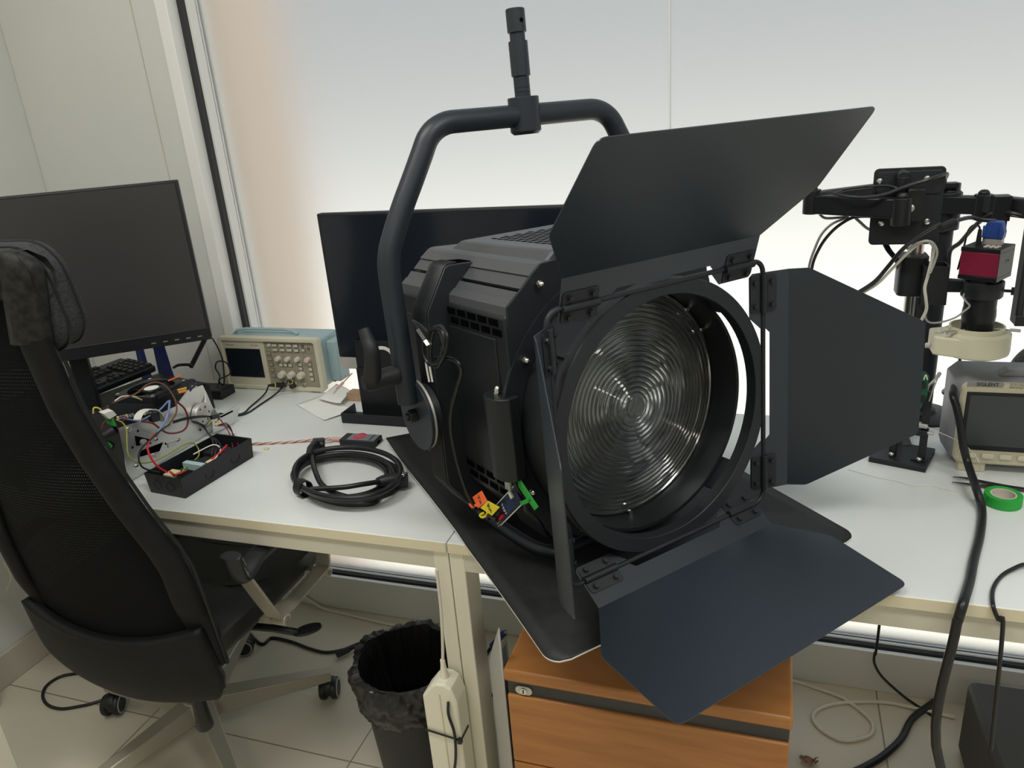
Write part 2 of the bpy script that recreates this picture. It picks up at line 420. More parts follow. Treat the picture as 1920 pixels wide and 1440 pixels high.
for a, b in ((WX+.045, SEAM-.001), (SEAM+.001, 2.4)):
    struct(MB().box(a, b, GY, GY+.008, .060, 2.42).build('window_pane', K['frost'], win))
struct(MB().box(SEAM-.0014, SEAM+.0014, GY-.003, GY+.0, .08, 2.40).build('window_joint', K['white_frame'], win))
# outside: a rendered pier close behind the frosted glass and pale paving
struct(MB().box(-1.73, -1.64, 2.15, 2.5, -1, 4).build('exterior_pier', K['exterior']))

# ---------------------------------------------------------------- daylight and ceiling lamps
w = bpy.data.worlds.new('sky'); scene.world = w; w.use_nodes = True; nt = w.node_tree
bg = nt.nodes['Background']
tc = nt.nodes.new('ShaderNodeTexCoord'); sp = nt.nodes.new('ShaderNodeSeparateXYZ'); rp = nt.nodes.new('ShaderNodeValToRGB')
mr = nt.nodes.new('ShaderNodeMapRange'); mr.inputs['From Min'].default_value = -1; mr.inputs['From Max'].default_value = 1
nt.links.new(tc.outputs['Generated'], sp.inputs[0]); nt.links.new(sp.outputs[2], mr.inputs['Value']); nt.links.new(mr.outputs[0], rp.inputs['Fac'])
e = rp.color_ramp.elements
e[0].position = 0; e[0].color = (1.0, .93, .76, 1)
e[1].position = 1; e[1].color = (.30, .36, .42, 1)
for p, c in ((.28, (1.0, .95, .84, 1)), (.37, (.96, .93, .86, 1)), (.43, (.62, .61, .58, 1)), (.50, (.36, .365, .37, 1)), (.57, (.25, .265, .285, 1)), (.75, (.26, .30, .35, 1))):
    q = e.new(p); q.color = c
nt.links.new(rp.outputs[0], bg.inputs['Color']); bg.inputs['Strength'].default_value = 1.62
def lamp(name, x, y, sx, sy, power, col):
    ld = bpy.data.lights.new(name, 'AREA'); ld.shape = 'RECTANGLE'; ld.size = sx; ld.size_y = sy; ld.energy = power; ld.color = col
    o = bpy.data.objects.new(name, ld); COL.objects.link(o); o.location = (x, y, 2.66); return o
lamp('ceiling_lamp', -.9, .35, 1.2, .3, 23, (1, .975, .93))
lamp('ceiling_lamp', .9, .35, 1.2, .3, 23, (1, .975, .93))
lamp('ceiling_lamp', .1, -1.6, 1.2, .3, 16, (1, .93, .80))
scene.view_settings.view_transform = 'Standard'; scene.view_settings.look = 'None'; scene.view_settings.exposure = 0.0; scene.view_settings.gamma = 1.0
scene.view_settings.use_curve_mapping = False
scene.cycles.max_bounces = 10; scene.cycles.diffuse_bounces = 5; scene.cycles.glossy_bounces = 4; scene.cycles.transmission_bounces = 8; scene.cycles.transparent_max_bounces = 12
scene.cycles.caustics_refractive = True; scene.cycles.caustics_reflective = False
scene.cycles.use_denoising = True; scene.cycles.sample_clamp_indirect = 6.0

# ---------------------------------------------------------------- desks
def desk(name, label, x0, x1, y0, y1, right_leg_at, legs):
    t = thing(name, label, 'desk', T((x0+x1)/2, (y0+y1)/2, 0)); M = t.matrix_world.inverted()
    ox, oy = (x0+x1)/2, (y0+y1)/2
    X0, X1, Y0, Y1 = x0-ox, x1-ox, y0-oy, y1-oy
    MB().box(X0, X1, Y0, Y1, ZT-.020, ZT).build('desk_top', K['desk'], t, bev=.0015)
    MB().box(X0+.001, X1-.001, Y0-.0012, Y0+.001, ZT-.0195, ZT-.0008).build('edge_band', K['desk_edge'], t)
    MB().box(X0+.02, X1-.02, Y0+.004, Y0+.030, ZT-.058, ZT-.020).build('apron', K['apron'], t, bev=.001)
    MB().box(X0+.02, X1-.02, Y1-.030, Y1-.004, ZT-.058, ZT-.020).build('apron', K['apron'], t, bev=.001)
    for lx in legs:
        for ly in (Y0+.003, Y1-.063):
            MB().box(lx-ox, lx-ox+.028, ly, ly+.060, 0, ZT-.020).build('leg', K['desk_metal'], t, bev=.002)
        MB().box(lx-ox+.002, lx-ox+.026, Y0+.063, Y1-.063, ZT-.058, ZT-.020).build('side_rail', K['desk_metal'], t, bev=.001)
    return t
DY = 1.04
desk('desk', 'white desk on the left carrying the opened chassis, keyboard and coiled cord', -2.00, -.5205, DY, 1.69, None, (-1.99, -.5485))
desk('desk', 'white desk on the right carrying the big black studio spotlight and microscope', -.5185, 1.08, DY, 1.69, None, (-.5185, 1.05))
# a second white desk leg panel at the lower left corner of the view
p = at_x(0, 1290, -1.56)
MB().box(-1.60, -1.56, .55, .866, 0, .74).build('side_panel', K['desk_metal'], None, bev=.002)
sp_ = bpy.data.objects['side_panel']; sp_.name = 'desk_side_panel'
tag(sp_, 'white desk end panel at the bottom left edge of the picture', 'panel')
# ---------------------------------------------------------------- the studio spotlight
LO = V((-.1409, 1.0900, .9782)); LR = V((.6366, .7712, 0)).normalized(); LF = V((.7701, -.6358, .0513)).normalized()
LU = LF.cross(LR).normalized(); LR = LU.cross(LF).normalized()
SK = .952                                       # measured units -> metres
LO = CAM + (LO - CAM) * SK
VB = .2655
LM = basis(LO - LU * (VB*SK), LR, -LF, LU) @ Matrix.Diagonal((SK, SK, SK, 1))           # local: x = across, y = towards the back, z = up
LMi = LM.inverted()
light = thing('studio_spotlight', 'big black studio spotlight with ribbed round lens and four open barn doors', 'spotlight', LM)
def l(u, v, w): return V((u, -w, v + VB))
def lpix(px, py, ax, val):
    n = {'u': LR, 'v': LU, 'w': LF}[ax]
    q = LMi @ on_plane(px, py, LO + n * (val*SK), n)
    return V((q.x, q.z - VB, -q.y))
def lpart(name, mb, mt, parent=None, **k): return mb.build(name, mt, parent or light, **k)
FW = basis((0, 0, VB), (1, 0, 0), (0, 0, 1), (0, -1, 0))   # maps (u,v,w) onto local axes
def vw(mb=None): return MB(FW)

# housing: eight-sided box from the front plate to the back
oct_ = [(-.118,.236),(-.190,.192),(-.204,.184),(-.204,-.13),(-.150,-.195),(.150,-.195),(.204,-.13),(.204,.184),(.190,.192),(.118,.236)]
h = vw(); h.prism(oct_, -.495, -.118)
lpart('housing', h, K['housing'], bev=.004)
pl = vw(); oct2 = [(-.10,.255),(-.136,.2535),(-.153,.240),(-.170,.2245),(-.1995,.2005),(-.2005,.186),(-.206,.168),(-.206,-.10),(-.160,-.190),(.160,-.190),(.206,-.10),(.206,.168),(.2005,.186),(.1995,.2005),(.170,.2245),(.153,.240),(.136,.2535),(.10,.255)]
pl.prism(oct2, -.118, -.112)
pl.lathe([(.233,-.117),(.233,-.109),(.200,-.109),(.200,-.117)], 72, close=True)
lpart('front_plate', pl, K['powder'])
bp = vw(); bp.prism([(x*.97, y*.97) for x, y in oct_], -.502, -.495); lpart('back_plate', bp, K['powder'])
# louvres down both upper shoulders
def slat(pts, w0, w1, mt, th=.0025):
    for sg in (1, -1):
        q = [(p[0]*sg, p[1]) for p in pts]
        m_ = vw(); n = len(q)
        vs = [(x, y, z) for z in (w0, w1) for x, y in q]
        m_.add(vs, [(i, i+1, n+i+1, n+i) for i in range(n-1)])
        lpart('louvre', m_, mt, solid=th, flat=True)
slat([(-.07,.2505),(-.122,.2535),(-.130,.2530),(-.136,.2505),(-.153,.238),(-.148,.231)], -.492, -.118, K['slat'])
slat([(-.146,.233),(-.1535,.2345),(-.1685,.2215),(-.163,.215)], -.492, -.118, K['slat'])
slat([(-.168,.214),(-.1755,.2165),(-.186,.2060),(-.1875,.2065),(-.1975,.1985),(-.1990,.186)], -.492, -.118, K['slat'])
# perforated hood on top
cv = vw()
TOPV = .2675
def trap(a, b): return a, b
u0, u1, u2 = .122, .104, .0
cv.add([(-u0,.250,-.435),(u0,.250,-.435),(u0,.250,-.125),(-u0,.250,-.125),(-u1,TOPV,-.415),(u1,TOPV,-.415),(u1,TOPV,-.125),(-u1,TOPV,-.125)],
       [(0,1,5,4),(1,2,6,5),(2,3,7,6),(3,0,4,7),(4,5,6,7)])
hood = lpart('perforated_hood', cv, K['slat'], bev=.004)
sl = vw()
for i in range(13):
    for j in range(11):
        uu = -.066 + i*.013 ; ww = -.360 + j*.0195 + (.0095 if i % 2 else 0)
        sl.box(uu-.0024, uu+.0024, TOPV-.001, TOPV+.0006, ww-.0068, ww+.0068)
sl.build('vent_slots', K['hole_shade'], hood)
fin = vw(); fin.add([(.108,.252,-.36),(.150,.252,-.36),(.150,.252,-.12),(.108,.252,-.12),(.118,.290,-.335),(.146,.286,-.335),(.146,.286,-.12),(.118,.290,-.12)],
        [(0,1,5,4),(1,2,6,5),(2,3,7,6),(3,0,4,7),(4,5,6,7)])
lpart('top_fin', fin, K['slat'], bev=.003)
# slotted vents in the side panel
for (v0, n) in ((.174, 5), (.159, 5), (-.100, 5), (-.117, 5)):
    for sg in (-1, 1):
        vt = vw()
        for i in range(n):
            w0 = -.288 + i*.034 + (.008 if v0 in (.159, -.117) else 0) - .012
            vt.box(sg*.2047-.0004, sg*.2047+.0004, v0-.0052, v0+.0052, w0, w0+.026)
        lpart('side_vent', vt, K['hole_shade'])
sd = vw()
sd.box(-.2062,-.203, -.088,.148, -.472, -.150); sd.box(.203,.2062, -.088,.148, -.452, -.150)
lpart('side_panel', sd, K['housing'], bev=.002)
# dome nuts on the front plate
def dome_nut(a, d, sc=1.0):
    a, d = V(a), V(d).normalized(); m_ = MB()
    F = frame_z(a, d)
    m_.prism(circ(.0062*sc, 6), 0, .005*sc, F); m_.lathe([(.0052*sc,.005*sc),(.005*sc,.009*sc),(.0036*sc,.0125*sc),(.0015*sc,.014*sc),(1e-6,.0143*sc)], 14, F)
    return m_
for px, py in ((1012,532),(985,675),(997,922)):
    q = lpix(px, py, 'w', -.106)
    lpart('dome_nut', dome_nut(l(q.x, q.y, -.110), (0,-1,0), .92), K['steel'])
# ridged side brackets that carry the yoke (one each side)
prof = [(-.128,.243),(-.192,.247),(-.200,.243),(-.240,.178),(-.243,.168),(-.247,-.128),(-.244,-.136),(-.196,-.205),(-.150,-.209),(-.150,-.195),(-.203,-.13),(-.203,.150),(-.176,.198),(-.128,.228)]
for sg in (-1, 1):
    pr = [(-sg*p[0], p[1]) for p in prof]
    b_ = vw()
    b_.prism(pr, -.358, -.300)
    lb = lpart('yoke_bracket', b_, K['powder'], bev=.0015)
    rd = vw()
    for k in range(9):
        ww = -.3535 + k*.0060
        path = [(-sg*x, y) for x, y in ((-.176,.2475),(-.192,.2475),(-.2005,.2432),(-.2405,.178),(-.2435,.168),(-.2475,-.128),(-.2445,-.136),(-.214,-.180))]
        rd.tube([(x, y, ww) for x, y in path], .0019, 5)
    rd.build('rib', K['powder'], lb)
    pk = vw(); pk.prism([(-sg*.139,.2440),(-sg*.181,.2478),(-sg*.181,.2484),(-sg*.139,.2446)], -.351, -.309)
    pk.build('pocket', K['hole_shade'], lb)
    # clutch discs and pivot bolt
    dk = vw()
    MU = lambda u0: frame_z((u0, .0, -.329), (-sg*-1, 0, 0))
    dd = lpart('pivot_disc', vw().cyl((sg*.249,.0,-.329),(sg*.266,.0,-.329), .050, 40), K['powder'], bev=.001)
    vw().cyl((sg*.2665,.0,-.329),(sg*.2705,.0,-.329), .062, 48).build('friction_plate', K['alu_dull'], dd)
    vw().cyl((sg*.2707,.0,-.329),(sg*.2770,.0,-.329), .0625, 48).build('cheek_plate', K['yoke'], dd, bev=.001)
    kb = vw(); kb.prism([(x, y) for x, y in circ(.0125, 6)], 0, .014, frame_z((sg*.277,.0,-.329),(sg,0,0))); kb.cyl((sg*.291,0,-.329),(sg*.296,0,-.329),.007,16)
    kb.build('pivot_bolt', K['powder'], dd, bev=.001)
# yoke: one bent tube over the top, collar and spigot
ym = []
side = [(.2865,.026),(.2865,.10),(.2865,.18),(.2862,.245),(.282,.275),(.272,.300),(.248,.345),(.222,.388),(.200,.425),(.188,.445),(.172,.459),(.150,.467),(.125,.468),(.08,.468)]
path = [(-u, v) for u, v in side] + [(u, v) for u, v in side[::-1]]
yk = vw(); yk.tube(catmull([(u, v, -.327) for u, v in path], 3), .0182, 20)
yoke = lpart('yoke', yk, K['yoke'])
cl = vw(); VA = frame_z((0,.468,-.327),(0,1,0))
cl.lathe([(.021,-.031),(.0265,-.026),(.0265,.029),(.0265,.029)], 36, VA)
cl.build('collar', K['yoke'], yoke, bev=.001)
spg = vw(); spg.lathe([(.0135,.028),(.0135,.036),(.0130,.0365),(.0135,.037),(.0135,.043),(.0130,.0435),(.0135,.044),(.0135,.061),(.0160,.0625),(.0160,.1160),(.0128,.1165),(.0128,.1285),(.0158,.1295),(.0158,.1640),(.0145,.1655),(.0,.1655)], 32, VA)
s_ = spg.build('spigot', K['yoke'], yoke, ang=30)
q = lpix(977, 37, 'w', -.312)
MB(FW).cyl((q.x, q.y, -.3135), (q.x, q.y, -.3105), .0034, 14).build('spigot_hole', K['hole_shade'], s_)
# tilt lock lever on the near arm
lv = vw(); lv.cyl((-.300,.079,-.327), (-.354,.079,-.327), .0165, 24)
lv.cyl((-.354,.079,-.327), (-.360,.079,-.327), .012, 20)
e1 = lpix(697, 660, 'u', -.347); e2 = lpix(685, 618, 'u', -.347)
a_ = V((-.345,.079,-.327))
P0_ = a_; P1_ = V((-.347,e1.y,e1.z)); P2_ = V((-.349,e2.y,e2.z))
lv.tube(catmull([P0_, P0_.lerp(P1_, .45) + V((0,-.002,.003)), P1_, P1_.lerp(P2_, .55), P2_, P2_.lerp(P2_ + (P2_-P1_), .06)], 5), lambda t: (.0155-.0062*min(1, t*1.25)) * (1 if t < .93 else max(.25, 1-((t-.93)/.07)**2)), 16)
lpart('tilt_lever', lv, K['plastic_matte'])
# front: lens barrel, lens, accessory ring
br = vw(); br.lathe([(.1985,-.112),(.1985,-.042),(.1925,-.042),(.1925,-.098),(.2,-.112)], 84, close=True)
bar = lpart('lens_barrel', br, K['housing'], ang=30)
sc = vw()
for px, py in ((1180,957),(1297,562),(1322,610)):
    q = lpix(px, py, 'w', -.092); r_ = hypot(q.x, q.y); k_ = .1885 / r_
    sc.cyl((q.x*k_, q.y*k_, -.094), (q.x*k_, q.y*k_, -.088), .004, 12)
sc.build('lens_screw', K['steel'], bar)
# stepped (fresnel) lens, flat textured back
pr = [(0.0, -.074)]
N = 20; r0 = .018; R_ = .1905
pr.append((.008, -.0745)); pr.append((r0, -.0765)); base = -.0785
for i in range(N):
    ra = r0 + (R_-.004-r0) * i/N; rb = r0 + (R_-.004-r0) * (i+1)/N
    zb = -.078 - .0135 * ((ra/R_)**2)
    pr.append((ra+.0003, zb-.0019)); pr.append((ra + (rb-ra)*.25, zb+.0005)); pr.append((ra + (rb-ra)*.6, zb+.0004)); pr.append((rb, zb-.0030))
pr += [(R_, -.0965), (R_, -.0995), (0.0, -.0995)]
ln = vw(); ln.lathe(pr, 96)
lpart('lens', ln, K['lens'], ang=25)
rf = vw(); rf.lathe([(.190,-.101),(.188,-.16),(.150,-.235),(.075,-.300),(.030,-.318),(.030,-.320)], 64)
lpart('reflector', rf, K['reflector'])
cp = vw(); cp.lathe([(.028,-.319),(.028,-.314),(1e-6,-.314)], 32); lpart('led_chip', cp, K['chip'])
rg = vw(); rg.lathe([(.2170,-.020),(.2170,-.002),(.2155,.000),(.1935,.000),(.1925,-.001),(.1925,-.020)], 96, close=True)
ring = lpart('accessory_ring', rg, K['powder'], ang=30)
# four brackets that hold the ring in front of the barrel
for a in (-47, 48, 133, 227):
    c_, s__ = cos(radians(a)), sin(radians(a))
    m_ = vw(); Mb = basis((c_*.204, s__*.204, 0), (-s__, c_, 0), (0, 0, 1), (c_, s__, 0))
    m_.box(-.030,.030,-.113,-.016,-.0030,.0030, Mb); m_.box(-.030,.030,-.022,-.016,.0,.012, Mb)
    lpart('ring_bracket', m_, K['powder'], bev=.001)
# square frame of round rod carrying the doors
HW, HV = .2093, .2100; rr = .020
pa = []
for cx, cy, a in ((HW-rr,HV-rr,0),(-HW+rr,HV-rr,90),(-HW+rr,-HV+rr,180),(HW-rr,-HV+rr,270)):
    for i in range(7):
        t = radians(a+15*i); pa.append((cx+rr*cos(t), cy+rr*sin(t), 0.0))
rod = vw(); rod.tube(pa, .0040, 12, closed=True)
for a in (0, 90, 180, 270):
    c_, s__ = cos(radians(a)), sin(radians(a)); rod.box(-.008,.008,-.002,.002,-.008,0, basis((c_*(HW-.002), s__*(HV-.002), 0), (-s__, c_, 0), (c_, s__, 0), (0,0,1)))
lpart('door_frame', rod, K['powder'])
# barn doors: sheet with a fold near the hinge
def barn_door(along, out, a1, a2, half, kink, kd, tip, td, base):
    A, O_ = V(along), V(out); F = V((0,0,1))
    d1 = O_*cos(radians(a1)) + F*sin(radians(a1)); d2 = O_*cos(radians(a2)) + F*sin(radians(a2))
    n1 = A.cross(d1); n2 = A.cross(d2)
    inward = -O_ if True else O_
    if n1.dot(-O_*sin(radians(a1)) + F*cos(radians(a1))) < 0: n1 = -n1
    if n2.dot(-O_*sin(radians(a2)) + F*cos(radians(a2))) < 0: n2 = -n2
    B0 = V(base); fd = .045
    def P(s, d): return B0 + A*s + (d1*d if d <= fd else d1*fd + d2*(d-fd))
    m_ = vw()
    outer = [(-kink, kd), (-tip, td), (tip, td), (kink, kd)]
    rp_ = round_poly([(-half, fd)] + outer + [(half, fd)], {1: .02, 2: .014, 3: .014, 4: .02}, 5)
    m_.add([P(s, d + 1e-6) for s, d in rp_], [tuple(range(len(rp_)))])
    # fold strip with a slot for the rod, and the two tabs behind the rod
    st = [(-half, fd), (-half, -.018), (-half+.006, -.024), (-.118, -.024), (-.098, -.004), (-.098, .004), (-.090, .012), (.090, .012), (.098, .004), (.098, -.004), (.118, -.024), (half-.006, -.024), (half, -.018), (half, fd)]
    m_.add([P(s, d) for s, d in st[:6]] + [P(-.098, fd)], [(0,1,2,3,4,5,6)])
    m_.add([P(s, d) for s, d in st[8:]] + [P(.098, fd)], [(0,1,2,3,4,5,6)])
    m_.add([P(-.098, fd), P(-.098,.004), P(-.090,.012), P(.090,.012), P(.098,.004), P(.098, fd)], [(0,1,2,3,4,5)])
    dr = lpart('barn_door', m_, K['door_black'], solid=.0016, flat=True)
    for sg in (-1, 1):
        c = B0 + A*(sg*(half-.034)); Mh = basis(c + n1*.0009, A*1.0, d1, n1)
        hp = vw(); hp.prism(rrect(.062, .046, .006), 0, .0016, Mh)
        hp.tube([(-.031, 0, .0022), (.031, 0, .0022)], .0060, 12, M=Mh)
        for bx in (-.019, .019):
            for by in (-.0145, .0145):
                hp.lathe([(.0058,.0016),(.0058,.0026)], 14, Mh @ T(bx, by, 0)); hp.prism(circ(.0044, 6, .3), .0026, .0068, Mh @ T(bx, by, 0))
        hp.build('hinge_plate', K['powder'], dr, bev=.0004)
    return dr
barn_door((1,0,0), (0,1,0), 17, 42.5, .187, .243, .135, .236, .276, (0, HV, 0))
barn_door((1,0,0), (0,-1,0), 55, 81, .187, .243, .122, .236, .262, (0, -HV, 0))
barn_door((0,1,0), (1,0,0), 20, 46.5, .190, .190, .076, .094, .248, (HW, 0, 0))
barn_door((0,1,0), (-1,0,0), 35, 62, .190, .190, .073, .094, .247, (-HW, 0, 0))
# slim pod on the near side wall with a dome nut at each end
pd = vw(); pod = [(-.2045,-.160),(-.222,-.162),(-.234,-.154),(-.240,-.142),(-.240,-.118),(-.234,-.106),(-.222,-.098),(-.2045,-.100)]
PM = basis((0,0,0), (1,0,0), (0,0,1), (0,1,0))
pd.prism(pod, -.066, .068, PM)
podo = lpart('side_pod', pd, K['housing'], bev=.0014)
dome_nut(l(-.222,.068,-.130), (0,0,1), 1.05).build('dome_nut', K['steel'], podo)
q = l(-.222,-.0665,-.124)
MB().prism([(-.008,-.012),(.008,-.012),(.008,.004),(0,.010),(-.008,.004)], 0, .003, basis(q + V((-.002,0,-.008)), (0,1,0), (0,0,1), (-1,0,0))).build('pod_tab', K['alu'], podo)
# bent tube skid under the body
sk = vw()
sp1 = [(-.150,-.185,-.46),(-.158,-.212,-.45),(-.163,-.229,-.42),(-.162,-.2355,-.36),(-.160,-.2395,-.28),(-.153,-.2440,-.20),(-.140,-.2458,-.165),(-.112,-.2465,-.150),(0,-.2465,-.148)]
sk.tube(catmull(sp1 + [(-x, y, z) for x, y, z in sp1[:-1][::-1]], 4), .0105, 12)
lpart('skid_tube', sk, K['yoke'])
# lower front cover plate behind the circuit board
lc = vw(); lc.add([(-.205,-.092,-.20),(-.205,-.092,-.118),(-.165,-.192,-.118),(-.165,-.192,-.20)], [(0,1,2,3)]); lpart('corner_cover', lc, K['powder'], solid=.004)

# ---------------------------------------------------------------- black sheet beneath the spotlight
def sheet_pt(n, d, z): return V((n*.7317 + d*.6816, n*.6816 - d*.7317, z))
NB = .353; NE = .921; D0 = -1.573; D1 = -.765
def sheet_fn(a, b):
    d = D0 + (D1-D0)*b; r_ = .030
    e0 = max(0, r_ - (D1 - d)); cut = r_ - math.sqrt(max(0, r_*r_ - e0*e0))
    n0, n1 = NB + cut, NE - cut
    n = n0 + (n1-n0)*a
    p = sheet_pt(n, d, ZT + .0023)
    over = max(0, 1.035 - p.y)
    p.z -= .30*over*over + .02*over
    k = max(0, (-1.40 - d)); p.z += .5*k*k*(1-a)          # the back corner lifts slightly
    wv = math.exp(-((n-NB)/.05)**2); p.z += .004*wv*(1+sin((d+1.5)*7))*(1 if p.y > 1.06 else max(0, 1-(1.06-p.y)*25))
    return p
bs = [i/28*.955 for i in range(29)] + [.955 + .045*i/8 for i in range(1, 9)]
sm = MB(); NU = 24
sm.grid(lambda i, j: sheet_fn(i, bs[min(len(bs)-1, round(j*(len(bs)-1)))]), NU, len(bs))
blk = sm.build('black_sheet', [K['mat_black'], K['mat_white']], None, ang=60)
md = blk.modifiers.new('thickness', 'SOLIDIFY'); md.thickness = .0032; md.offset = 0; md.use_rim = True; md.material_offset_rim = 1
tag(blk, 'stiff black sheet with white edge lying under the studio spotlight and over the desk front', 'sheet')
# ---------------------------------------------------------------- circuit board taped to the spotlight and its serial lead
def lw(u, v, w): return LM @ l(u, v, w)
# board plane: through four picture corners at the side wall's lower corner
def bpix(px, py, du=-.214):
    q = lpix(px, py, 'u', du); return LM @ l(q.x, q.y, q.z)
bA, bB, bC, bD = bpix(928,950), bpix(968,907), bpix(985,940), bpix(936,988)
bx = (bB - bA).normalized(); byv = (bA - bD); byv = (byv - bx*byv.dot(bx)).normalized(); bz = bx.cross(byv)
if bz.dot(CAM - bA) < 0: bz = -bz
BW = (bB-bA).length; BH = abs((bA-bD).dot(byv))
BM = basis((bA+bD)/2 + bx*BW/2, bx, byv, bx.cross(byv))
sgn = 1 if bx.cross(byv).dot(CAM-bA) > 0 else -1
cb = thing('circuit_board', 'small dark blue circuit board taped to the lower side of the studio spotlight', 'circuit board', BM)
MB().box(-BW/2, BW/2, -BH/2, BH/2, -.0008, .0008).build('board', K['pcb_blue'], cb)
e_ = MB()
for yy in (-BH/2, BH/2): e_.box(-BW/2, BW/2, yy-.0006, yy+.0006, -.001, .001)
e_.build('board_edge', K['ink_white'], cb)
z0 = .0009*sgn; 
def bbox(x0,x1,y0,y1,h): return MB().box(x0,x1,y0,y1,min(z0,z0+h*sgn),max(z0,z0+h*sgn))
tr_ = MB()
for i in range(9): tr_.box(-BW*.05+i*.004, -BW*.05+i*.004+.0012, -BH*.30, BH*.25-.002*(i%3), min(z0,z0+.0002*sgn), max(z0,z0+.0002*sgn))
tr_.build('track', mat('track_blue', srgb(60,80,120), .5), cb)
bbox(BW*.28,BW*.28+.008,BH*.08,BH*.08+.010,.003).build('chip', K['white_w'], cb)
bbox(-BW*.40,-BW*.40+.018,-BH*.32,-BH*.32+.005,.004).build('jumper', K['red_w'], cb)
bbox(-BW*.46,-BW*.20,-BH*.10,BH*.42,.007).build('connector', K['plastic'], cb)
for i in range(6):
    yy = -BH*.46 + i*.0040
    MB().box(-BW/2-.011, -BW/2, yy, yy+.0012, -.0006, .0006).build('header_pin', K['gold'], cb)
TM = basis(BM @ V((-BW*.13, 0, z0*1.6)), -byv*1, bx*1, (-byv).cross(bx)) if sgn*1 > 0 else basis(BM @ V((-BW*.13, 0, z0*1.6)), -byv, bx, (-byv).cross(bx))
text_mesh('TEST', .009, basis(V((-BW*.13,0,z0*1.7)), V((0,-1,0)), V((1,0,0)), V((0,0,1))), K['ink_white'], 'lettering', cb, .0001)
gt = MB()
for a, b, c_, d_ in (((962,898),(972,893),(1010,950),(1002,957)), ((974,941),(992,933),(997,940),(978,948))):
    gt.hexa([BM.inverted() @ bpix(*p, -.2155) for p in (a,b,c_,d_)], [BM.inverted() @ bpix(*p, -.2165) for p in (a,b,c_,d_)])
gt.build('green_tape', K['tape_green'], cb)
# flag tags on the two lead ends
def flag(pts, mt, word, name, parent, du=-.226, up=None):
    P3 = [bpix(*p, du) for p in pts]; x = (P3[1]-P3[0]).normalized(); y = (P3[3]-P3[0]); y = (y-x*y.dot(x)).normalized(); z = x.cross(y)
    if z.dot(CAM-P3[0]) < 0: z = -z
    m_ = MB(); m_.hexa([p - z*.0008 for p in P3], [p + z*.0008 for p in P3])
    o = m_.build(name, mt, parent, bev=.0005)
    c = sum(P3, V((0,0,0)))/4 + z*.0011
    return o, c, x, y, z
lead = thing('serial_lead', 'thin black lead coiled on the yoke ending in orange Tx and yellow Rx tags', 'cable')
fo, c, x, y, z = flag([(886,932),(903,920),(914,940),(897,953)], K['orange'], 'Tx', 'orange_flag', lead)
# text runs down the flag
dn = (bpix(905,955,-.226) - bpix(894,932,-.226)).normalized(); ri = z.cross(-dn) if True else x
right = dn.cross(-z); 
tx = text_mesh('Tx', .013, basis(c, dn, z.cross(dn), z), K['ink'], 'lettering', fo, .0001, bold=.0003)
fy, c, x, y, z = flag([(901,952),(915,939),(937,951),(923,967)], K['yellow'], 'Rx', 'yellow_flag', lead)
dn = (bpix(922,962,-.226) - bpix(911,944,-.226)).normalized()
text_mesh('Rx', .013, basis(c, dn, z.cross(dn), z), K['ink'], 'lettering', fy, .0001, bold=.0003)
for mt, pts in ((K['orange'], [(886,950),(881,945),(886,951),(892,947),(898,950)]), (K['yellow'], [(906,962),(900,966),(905,970),(912,966),(915,960)])):
    MB().tube(catmull([bpix(*p, -.226) for p in pts], 4), .0022, 8).build('grabber_clip', mt, lead)
MB().cyl(bpix(916,964,-.224), bpix(932,974,-.222), .0042, 8).build('black_housing', K['plastic'], lead)
MB().cyl(bpix(898,958,-.224), bpix(918,972,-.222), .0035, 8).build('black_housing', K['plastic'], lead)
# the run: from the coil near the pivot, round the side and down to the flags
run = [(816,672),(832,671),(850,674),(862,685),(865,700),(856,730),(847,765),(845,800),(851,840),(861,880),(872,915),(882,938),(890,948)]
us = [-.262,-.262,-.260,-.256,-.252,-.250,-.250,-.250,-.248,-.244,-.238,-.232,-.226]
pts = []
for (px, py), u in zip(run, us): pts.append(bpix(px, py, u))
MB().tube(catmull(pts, 5), .0030, 8).build('cord', K['cable'], lead)
# coil hanging over the bracket
cu = []
cent = (816, 650)
for k in range(34):
    a = k/33*2*pi*3.2; rx = 17 + 4*sin(k*.9) ; ry = 36 + 4*cos(k*1.3)
    cu.append(bpix(cent[0] + rx*cos(a) + 3*sin(a*.5) + (k-16)*.25, cent[1] + ry*sin(a) , -.268 - .010*((k % 11)/11)))
MB().tube(catmull(cu, 4), .0028, 8).build('coil', K['cable'], lead)
a, b = bpix(785,617,-.285), bpix(799,638,-.285); MB().tube([a, b], .0058, 4, flat=.6).build('usb_plug', K['plastic'], lead, bev=.001)
a2 = b + (b-a).normalized()*.011; MB().tube([b, a2], .0048, 4, flat=.45).build('usb_shell', K['alu'], lead)
MB().tube(catmull([bpix(785,617,-.285), bpix(778,608,-.28), bpix(774,602,-.27), bpix(790,612,-.27), bpix(808,628,-.268)], 4), .0026, 8).build('cord', K['cable'], lead)
m_ = MB(); 
for px in (797, 803): m_.tube([bpix(px, 668, -.262), bpix(px+3, 690, -.262), bpix(px+8, 716, -.262)], .0016, 6)
m_.build('bare_wire', K['white_w'], lead)
